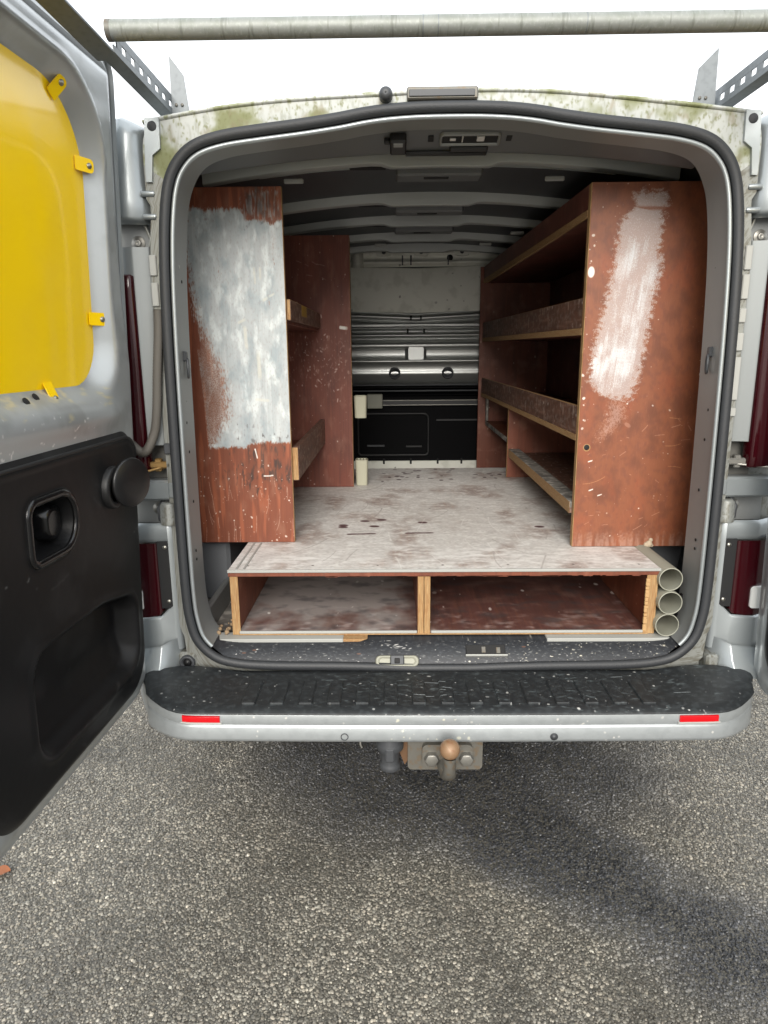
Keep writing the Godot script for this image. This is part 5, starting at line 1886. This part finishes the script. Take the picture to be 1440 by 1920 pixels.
func build_floor_box() -> void:
	var at := Vector3(0, 0.5795, -0.93)
	var o := thing("raised_floor_box", "raised plywood floor box thick with pale dust, two open compartments facing the door", "floor box", at)
	var B := func(called: String, p0: Vector3, p1: Vector3, m: Material, ch := 0.0015) -> MeshInstance3D:
		var b := MB.new()
		b.box(p0 - at, p1 - at, ch)
		return part(called, b, m, o)
	var tp := MB.new()
	tp.box(Vector3(-0.622, 0.762, -1.80) - at, Vector3(0.622, 0.780, -0.078) - at, 0.001)
	tp.fit_floor(-0.622, 0.622, -1.80 - at.z, -0.078 - at.z)
	part("top_board", tp, M.floor, o, "floor board covered in pale dust")
	B.call("metal_edge", Vector3(-0.6225, 0.7725, -0.0795), Vector3(0.6225, 0.7812, -0.0725), M.white_trim)
	B.call("top_ply_edge", Vector3(-0.621, 0.7615, -0.0785), Vector3(0.621, 0.7718, -0.0745), M.board, 0.0004)
	var chips := MB.new()
	for i in 40:
		var x := rg.randf_range(-0.35, 0.55)
		chips.box(Vector3(x, 0.7608 - rg.randf() * rg.randf() * 0.004, -0.078) - at, Vector3(x + rg.randf_range(0.01, 0.07), 0.7625, -0.0752) - at, 0.0004)
	part("chipped_edge", chips, M.board, o).set_meta("kind", "stuff")
	for x in [-0.598, -0.576]:
		B.call("edge_strip", Vector3(x - 0.003, 0.7795, -0.36), Vector3(x + 0.003, 0.7825, -0.08), M.white_trim, 0.001)
	for s in [-1.0, 1.0]:
		var sd: MeshInstance3D = B.call("side_board", Vector3(0.600 * s, 0.580, -1.80), Vector3(0.618 * s, 0.7612, -0.080), M.board)
		var e := MB.new()
		e.box(Vector3((0.594 if s < 0 else 0.585) * s, 0.5805, -0.0802) - at, Vector3(0.6175 * s, 0.7605, -0.0765) - at, 0.001)
		part("ply_edge", e, M.edge_v, sd)
		if s > 0:
			var rg3 := MB.new()
			for i in 14:
				var y := 0.59 + i * 0.0115
				rg3.box(Vector3(0.583, y, -0.081) - at, Vector3(0.592 + rg.randf() * 0.003, y + rg.randf_range(0.006, 0.013), -0.075 + rg.randf() * 0.002) - at, 0.001)
			part("torn_edge", rg3, mat(Color8(176, 142, 98), 0.85), sd)
	for x in [-0.0735, -0.0545]:
		var dv: MeshInstance3D = B.call("divider", Vector3(x, 0.5905, -1.2), Vector3(x + 0.0180, 0.7612, -0.080), M.board)
		var e := MB.new()
		e.box(Vector3(x + 0.0004, 0.582, -0.0802) - at, Vector3(x + 0.0178, 0.7610, -0.0762) - at, 0.001)
		part("ply_edge", e, M.edge_v, dv)
	var dk := MB.new()
	dk.box(Vector3(-0.5995, 0.5802, -1.80) - at, Vector3(0.5995, 0.590, -0.0805) - at, 0.001)
	dk.fit_floor(-0.6, 0.6, -1.3 - at.z, -0.08 - at.z)
	part("lower_deck", dk, M.deck, o)
	B.call("back_board", Vector3(-0.599, 0.5905, -1.32), Vector3(0.599, 0.7612, -1.30), M.board_dark)
	for q in [[-0.597, -0.075], [-0.034, 0.584]]:
		B.call("deck_edge", Vector3(q[0], 0.5845, -0.0805), Vector3(q[1], 0.5925, -0.073), M.white_trim)
	B.call("deck_ply_edge", Vector3(-0.6, 0.5802, -0.0805), Vector3(0.6, 0.584, -0.0745), M.edge, 0.0004)
	var ho := MB.new()
	ho.box(Vector3(-0.13, 0.742, -0.42) - at, Vector3(-0.09, 0.7575, -0.40) - at, 0.002)
	part("metal_bracket", ho, M.steel, o)

func build_pipes() -> void:
	var names := ["topmost grey plastic pipe of the stack beside the floor box", "middle grey plastic pipe between the two others beside the floor box", "lowest grey plastic pipe of the stack, resting on the van floor"]
	var proto: Node3D
	for k in 3:
		var at := Vector3([0.6465, 0.648, 0.6455][k], [0.752, 0.6835, 0.615][k], [-0.06, -0.052, -0.055][k])
		var p: Node3D
		if k == 0:
			p = thing("drain_pipe", names[0], "pipe", at, "grey pipes stacked beside the floor box")
			proto = p
			var o := MB.new()
			o.lathe([[0.0314, -1.6], [0.0342, -1.6], [0.0342, -0.001], [0.0335, 0.0], [0.0319, 0.0], [0.0314, -0.001], [0.0314, -1.6]], face_z(Vector3.ZERO), 36)
			# three skins with their own normals
			o = MB.new()
			o.lathe([[0.0342, -1.6], [0.0342, -0.8], [0.0342, -0.001]], face_z(Vector3.ZERO), 36)
			o.lathe([[0.0342, -0.001], [0.0335, 0.0], [0.0319, 0.0], [0.0314, -0.001]], face_z(Vector3.ZERO), 36)
			var i0 := o.ix.size()
			var v0 := o.v.size()
			o.lathe([[0.0314, -1.6], [0.0314, -0.8], [0.0314, -0.001]], face_z(Vector3.ZERO), 36)
			for i in range(v0, o.v.size()):
				o.n[i] = -o.n[i]
			for i in range(i0, o.ix.size(), 3):
				var t := o.ix[i + 1]
				o.ix[i + 1] = o.ix[i + 2]
				o.ix[i + 2] = t
			o.fan(PackedVector3Array(range(24).map(func(i): return Vector3(cos(TAU * i / 24) * 0.0315, sin(TAU * i / 24) * 0.0315, -1.55))), Vector3.BACK)  # added disc, shuts the far end so the bore stays dark
			part("pipe_wall", o, M.pvc, p)
		else:
			p = proto.duplicate()
			p.name = named("drain_pipe", self)
			add_child(p)
			p.set_meta("label", names[k])
		p.position = at
		p.rotation.y = [0.004, -0.006, 0.003][k]
	# cups on the end of the left shelving
	var lab := ["beige plastic cup fixed high on the far edge of the left shelving", "beige slotted plastic cup standing on the dusty floor against the left shelving"]
	for k in 2:
		var at: Vector3 = [Vector3(-0.289, 1.092, -1.36), Vector3(-0.288, 0.781, -1.36)][k]
		var c := thing("plastic_cup", lab[k], "cup", at, "beige plastic cups beside the left shelving")
		var w := MB.new()
		var h: float = [0.098, 0.118][k]
		var low := rr_loop(-0.026, 0.026, -0.028, 0.028, [0.012, 0.012, 0.012, 0.012], 5)
		var high := rr_loop(-0.029, 0.029, -0.032, 0.032, [0.013, 0.013, 0.013, 0.013], 5)
		var flat := func(l: PackedVector2Array, y: float) -> PackedVector3Array:
			var r := PackedVector3Array()
			for p in l:
				r.append(Vector3(p.x, y, p.y))
			return r
		w.grid([flat.call(low, 0.0), flat.call(high, h)], true)
		w.grid([flat.call(high, h), flat.call(offset_loop(high, -0.003), h + 0.001), flat.call(offset_loop(low, -0.003), 0.01)], true, Vector3.UP)
		part("cup_wall", w, M.cream, c)
		var bt := MB.new()
		bt.fan(flat.call(low, 0.001), Vector3.DOWN)
		bt.fan(flat.call(offset_loop(low, -0.002), 0.008), Vector3.UP)
		part("cup_bottom", bt, M.cream, c)
		if k == 1:
			for i in 4:
				var s := MB.new()
				s.box(Vector3(-0.024 + i * 0.014, h - 0.008, -0.028), Vector3(-0.018 + i * 0.014, h + 0.002, 0.028), 0.001)
				part("rib", s, M.cream, c)
	# crumbs in the corner by the box
	var cr := thing("foam_crumbs", "tan crumbs of dried foam in the corner left of the floor box", "crumbs", Vector3(-0.64, 0.581, -0.10))
	cr.set_meta("kind", "stuff")
	var cm := MB.new()
	for i in 22:
		var r := rg.randf_range(0.002, 0.008)
		cm.lathe([[0, -r * 0.6], [r * 0.9, -r * 0.3], [r, 0.1 * r], [r * 0.6, r * 0.6], [0, r * 0.7]], Transform3D(Basis(Vector3(rg.randf(), 1, rg.randf()).normalized(), rg.randf() * 6.0), Vector3(rg.randf_range(-0.04, 0.016), r * 0.5 + rg.randf() * 0.004, rg.randf_range(-0.09, 0.03))), 7)
	part("crumb", cm, mat(Color8(140, 118, 92), 0.9), cr)
	var bc := thing("pipe_bracket", "black plastic bracket between the pipes and the right door jamb", "bracket", Vector3(0.686, 0.66, -0.10))
	var bk := MB.new()
	var bpts := PackedVector3Array()
	for k in 9:
		var a := lerpf(-1.3, 1.3, k / 8.0)
		bpts.append(Vector3(0.006 + 0.014 * cos(a), 0.034 * sin(a), 0))
	bk.tube(bpts, 0.008, 8)
	part("hook", bk, M.black, bc)
	var bk2 := MB.new()
	bk2.box(Vector3(0.0, -0.05, -0.012), Vector3(0.014, -0.02, 0.008), 0.003)
	part("foot", bk2, M.black, bc)

func build_rack() -> void:
	var o := thing("roof_rack", "galvanised roof rack with a roller tube across the back and slotted side struts", "roof rack", Vector3(0, 1.99, 0))
	var y0 := 1.99
	var rl := MB.new()
	var path := PackedVector3Array()
	for k in 25:
		path.append(Vector3(lerpf(-0.698, 0.70, k / 24.0), 2.019 - y0, 0.27))
	rl.tube(path, 0.0190, 24, true)
	for i in rl.uv.size():
		rl.uv[i] = Vector2(rl.v[i].x, rl.v[i].y * 6.0 + rl.v[i].z * 3.0)
	part("roller_tube", rl, M.galv, o)
	for x in [-0.08, -0.05, 0.24]:
		var jn := MB.new()
		jn.tube(PackedVector3Array([Vector3(x, 2.019 - y0, 0.27), Vector3(x + 0.002, 2.019 - y0, 0.27)]), 0.01915, 24)
		part("roller_joint", jn, M.galv_plate, o)
	for s in [-1.0, 1.0]:
		var x: float = 0.70 * s if s < 0 else 0.685
		var cap := MB.new()
		cap.tube(PackedVector3Array([Vector3(x - 0.006, 2.019 - y0, 0.27), Vector3(x + 0.004, 2.019 - y0, 0.27)]), 0.0195, 20)
		part("roller_cap", cap, M.plate, o)
		# slotted angle: upright web in bands, bridges between the slots, flat foot
		var an := MB.new()
		var w0 := x + 0.0015
		var w1 := x - 0.0015
		an.box(Vector3(w0, 1.984 - y0, -0.15), Vector3(w1, 1.998 - y0, 0.262), 0.0004)
		an.box(Vector3(w0, 2.012 - y0, -0.15), Vector3(w1, 2.030 - y0, 0.262), 0.0004)
		var z := -0.148
		while z < 0.24:
			an.box(Vector3(w0, 1.998 - y0, z), Vector3(w1, 2.012 - y0, z + 0.027), 0.0002)
			z += 0.052
		an.box(Vector3(x + 0.0015 * s, 1.984 - y0, -0.15), Vector3(x + 0.034 * s, 1.9868 - y0, 0.262), 0.0004)
		part("slotted_strut", an, M.galv_plate, o)
		var fin := MB.new()
		var f0 := 0.652 if s < 0 else 0.612
		var f1 := 0.700 if s < 0 else 0.672
		fin.prism(PackedVector2Array([Vector2(f0 * s, 1.962 - y0), Vector2(f1 * s, 1.948 - y0), Vector2(f1 * s - 0.002 * s, 2.117 - y0), Vector2((f0 + 0.012) * s, 2.072 - y0)]), -0.121, -0.118)
		part("end_fin", fin, M.galv_plate, o)
		for q in [0.02, 0.035]:
			var bt := MB.new()
			bt.lathe([[0.004, 0], [0.004, 0.003], [0, 0.003]], face_z(Vector3((f0 + q) * s, 2.004 - y0, -0.118)), 6)
			part("bolt", bt, M.plate, o)
		# rail along the roof and its feet
		var ra := MB.new()
		ra.box(Vector3(x - 0.016, 1.985 - y0, -3.0), Vector3(x + 0.016, 2.015 - y0, -0.155), 0.003)
		part("roof_rail", ra, M.galv_plate, o)
		for zf in [-0.6, -1.7, -2.8]:
			var ft := MB.new()
			ft.box(Vector3(x - 0.025, 1.925 - y0, zf - 0.04), Vector3(x + 0.025, 1.986 - y0, zf + 0.04), 0.004)
			part("rail_foot", ft, M.galv_plate, o)
	# bracket that carries the roller's left end, reaching back towards the viewer
	for s in [-1.0, 1.0]:
		var x: float = -0.712 if s < 0 else 0.70
		var bk := MB.new()
		bk.box(Vector3(x - 0.012 * s, 1.983 - y0, 0.22), Vector3(x + 0.036 * s, 1.9885 - y0, 0.62), 0.001)
		bk.box(Vector3(x + 0.034 * s, 1.983 - y0, 0.22), Vector3(x + 0.038 * s, 2.03 - y0, 0.62), 0.001)
		part("roller_bracket", bk, M.galv_plate, o)
	for zf in [-0.62, -1.72, -2.82]:
		var cb := MB.new()
		cb.box(Vector3(-0.70, 2.0155 - y0, zf), Vector3(0.69, 2.045 - y0, zf + 0.04), 0.003)
		part("cross_bar", cb, M.galv_plate, o)

func damp_and_shade(x: float, z: float, nz: FastNoiseLite) -> float:
	# 0 plain .. 1 darkest: a wet stain that runs from under the bumper towards the lower right
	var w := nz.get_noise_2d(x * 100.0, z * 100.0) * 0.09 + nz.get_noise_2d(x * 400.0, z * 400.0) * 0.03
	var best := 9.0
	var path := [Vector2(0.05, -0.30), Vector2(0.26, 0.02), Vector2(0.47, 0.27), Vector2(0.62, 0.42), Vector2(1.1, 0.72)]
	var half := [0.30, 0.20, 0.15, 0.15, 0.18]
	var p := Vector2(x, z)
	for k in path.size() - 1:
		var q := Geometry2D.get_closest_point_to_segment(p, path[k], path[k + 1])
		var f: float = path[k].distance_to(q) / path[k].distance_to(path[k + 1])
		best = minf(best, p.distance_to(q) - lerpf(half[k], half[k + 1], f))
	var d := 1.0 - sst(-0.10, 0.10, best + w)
	# wet ground below the bumper, with the bumper's shade painted in too
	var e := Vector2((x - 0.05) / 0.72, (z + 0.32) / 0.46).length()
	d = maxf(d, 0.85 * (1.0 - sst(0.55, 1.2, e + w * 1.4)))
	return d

func build_ground() -> void:
	var g := MeshInstance3D.new()
	var mb := MB.new()
	mb.quad(Vector3(-250, -0.0025, -250), Vector3(250, -0.0025, -250), Vector3(250, -0.0025, 250), Vector3(-250, -0.0025, 250), Vector3.UP)
	g.mesh = mb.mesh()
	g.material_override = M.asphalt
	g.name = "asphalt_ground"
	add_child(g)
	g.set_meta("kind", "structure")
	# loose grain of the surface near the viewer: real chippings set in it
	var nz := FastNoiseLite.new()
	nz.seed = 5
	nz.frequency = 0.02
	nz.fractal_octaves = 4
	var big := FastNoiseLite.new()
	big.seed = 9
	big.frequency = 0.9
	var st := MB.new()
	var t := (1.0 + sqrt(5.0)) / 2.0
	var iv := []
	for q in [[-1, t, 0], [1, t, 0], [-1, -t, 0], [1, -t, 0], [0, -1, t], [0, 1, t], [0, -1, -t], [0, 1, -t], [t, 0, -1], [t, 0, 1], [-t, 0, -1], [-t, 0, 1]]:
		iv.append(Vector3(q[0], q[1], q[2]).normalized() * rg.randf_range(0.75, 1.2))
	for f in [[0, 11, 5], [0, 5, 1], [0, 1, 7], [0, 7, 10], [0, 10, 11], [1, 5, 9], [5, 11, 4], [11, 10, 2], [10, 7, 6], [7, 1, 8], [3, 9, 4], [3, 4, 2], [3, 2, 6], [3, 6, 8], [3, 8, 9], [4, 9, 5], [2, 4, 11], [6, 2, 10], [8, 6, 7], [9, 8, 1]]:
		st.tri(iv[f[0]], iv[f[1]], iv[f[2]], iv[f[0]] + iv[f[1]] + iv[f[2]])
	var buf := PackedFloat32Array()
	var step := 0.0056
	var x0 := -1.75
	var z0 := -1.3
	var nx := int(3.5 / step)
	var nzc := int(2.7 / step)
	buf.resize(nx * nzc * 16)
	var k := 0
	for j in nzc:
		for i in nx:
			var x := x0 + (i + rg.randf_range(-0.5, 0.5)) * step
			var z := z0 + (j + rg.randf_range(-0.5, 0.5)) * step
			var rim := minf(minf(x - x0, x0 + 3.5 - x), minf(z - z0, z0 + 2.7 - z))
			var keep := 1.0 if rim > 0.5 or rg.randf() < rim * 2.0 else 0.0
			var r := 0.0020 + 0.0031 * pow(rg.randf(), 2.0)
			var b := Basis(Vector3.UP, rg.randf() * TAU) * Basis(Vector3.RIGHT, rg.randf_range(-0.6, 0.6)) * Basis.from_scale(Vector3.ONE * (0.02 + 0.98 * keep)) * Basis.from_scale(Vector3(r * rg.randf_range(0.8, 1.4), r * rg.randf_range(0.5, 0.8), r))
			var v := rg.randf()
			var l := 0.08 + 0.20 * v * v + (0.16 if rg.randf() < 0.015 else 0.0)
			l *= 1.0 + 0.5 * big.get_noise_2d(x, z) + 0.35 * big.get_noise_2d(x * 5.0, z * 5.0)
			var d := damp_and_shade(x, z, nz)
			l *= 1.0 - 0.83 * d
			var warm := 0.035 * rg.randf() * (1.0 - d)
			var y := -0.002 + rg.randf_range(-0.0022, 0.0012)
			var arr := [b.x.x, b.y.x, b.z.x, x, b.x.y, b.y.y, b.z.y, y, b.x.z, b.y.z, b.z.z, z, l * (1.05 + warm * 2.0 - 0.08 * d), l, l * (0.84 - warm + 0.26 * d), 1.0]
			for e in 16:
				buf[k + e] = arr[e]
			k += 16
	var mm := MultiMesh.new()
	mm.transform_format = MultiMesh.TRANSFORM_3D
	mm.use_colors = true
	mm.mesh = st.mesh()
	mm.instance_count = nx * nzc
	mm.buffer = buf
	var mi := MultiMeshInstance3D.new()
	mi.multimesh = mm
	mi.material_override = M.chip
	mi.name = "asphalt_chippings"
	mi.set_meta("kind", "stuff")
	mi.set_meta("label", "grey and buff stone chippings of the rough asphalt behind the van")
	mi.set_meta("category", "chippings")
	add_child(mi)
	# one fallen leaf at the left edge
	var lf := thing("dry_leaf", "small brown dry leaf on the asphalt below the open left door", "leaf", Vector3(-1.225, 0.006, 0.21))
	var lm := MB.new()
	var rows := []
	for i in 7:
		var u := i / 6.0
		var w := 0.02 * sin(PI * pow(u, 0.8)) + 0.0008
		rows.append(PackedVector3Array([Vector3(u * 0.05 - 0.025, 0.004 + 0.006 * u, -w), Vector3(u * 0.05 - 0.025, 0.004 * sin(u * 3.0), 0), Vector3(u * 0.05 - 0.025, 0.006, w)]))
	lm.grid(rows, false, Vector3.UP)
	part("blade", lm, mat(Color8(132, 78, 44), 0.7), lf)

func _ready() -> void:
	var cam := Camera3D.new()
	cam.name = "camera"
	cam.fov = rad_to_deg(2.0 * atan(960.0 / 1300.0))
	cam.position = Vector3(-0.143, 1.40, 1.825)
	cam.rotation = Vector3(deg_to_rad(-13.3), deg_to_rad(0.78), deg_to_rad(-0.5))
	cam.near = 0.02
	cam.far = 600.0
	cam.current = true
	add_child(cam)
	var we := WorldEnvironment.new()
	we.name = "environment"
	var env := Environment.new()
	env.background_mode = Environment.BG_SKY
	var sky := Sky.new()
	var sm := ProceduralSkyMaterial.new()
	sm.sky_top_color = Color(0.96, 0.98, 1.0)
	sm.sky_horizon_color = Color(0.93, 0.94, 0.95)
	sm.sky_curve = 0.2
	sm.sky_energy_multiplier = 0.85
	sm.ground_bottom_color = Color(0.4, 0.39, 0.38)
	sm.ground_horizon_color = Color(0.6, 0.6, 0.6)
	sky.sky_material = sm
	env.sky = sky
	env.tonemap_mode = Environment.TONE_MAPPER_LINEAR
	env.tonemap_exposure = 2.95
	env.sdfgi_enabled = true
	env.ssao_enabled = true
	env.ssil_enabled = true
	we.environment = env
	add_child(we)
	var sun := DirectionalLight3D.new()
	sun.name = "sun"
	sun.light_energy = 0.5
	sun.light_angular_distance = 34.0
	sun.light_color = Color(1.0, 0.98, 0.95)
	sun.rotation = Vector3(deg_to_rad(-25), deg_to_rad(-3), 0)
	sun.shadow_enabled = true
	add_child(sun)

	make_materials()
	build_ground()
	build_van()
	build_floor_box()
	build_racks()
	build_pipes()
	build_rack()
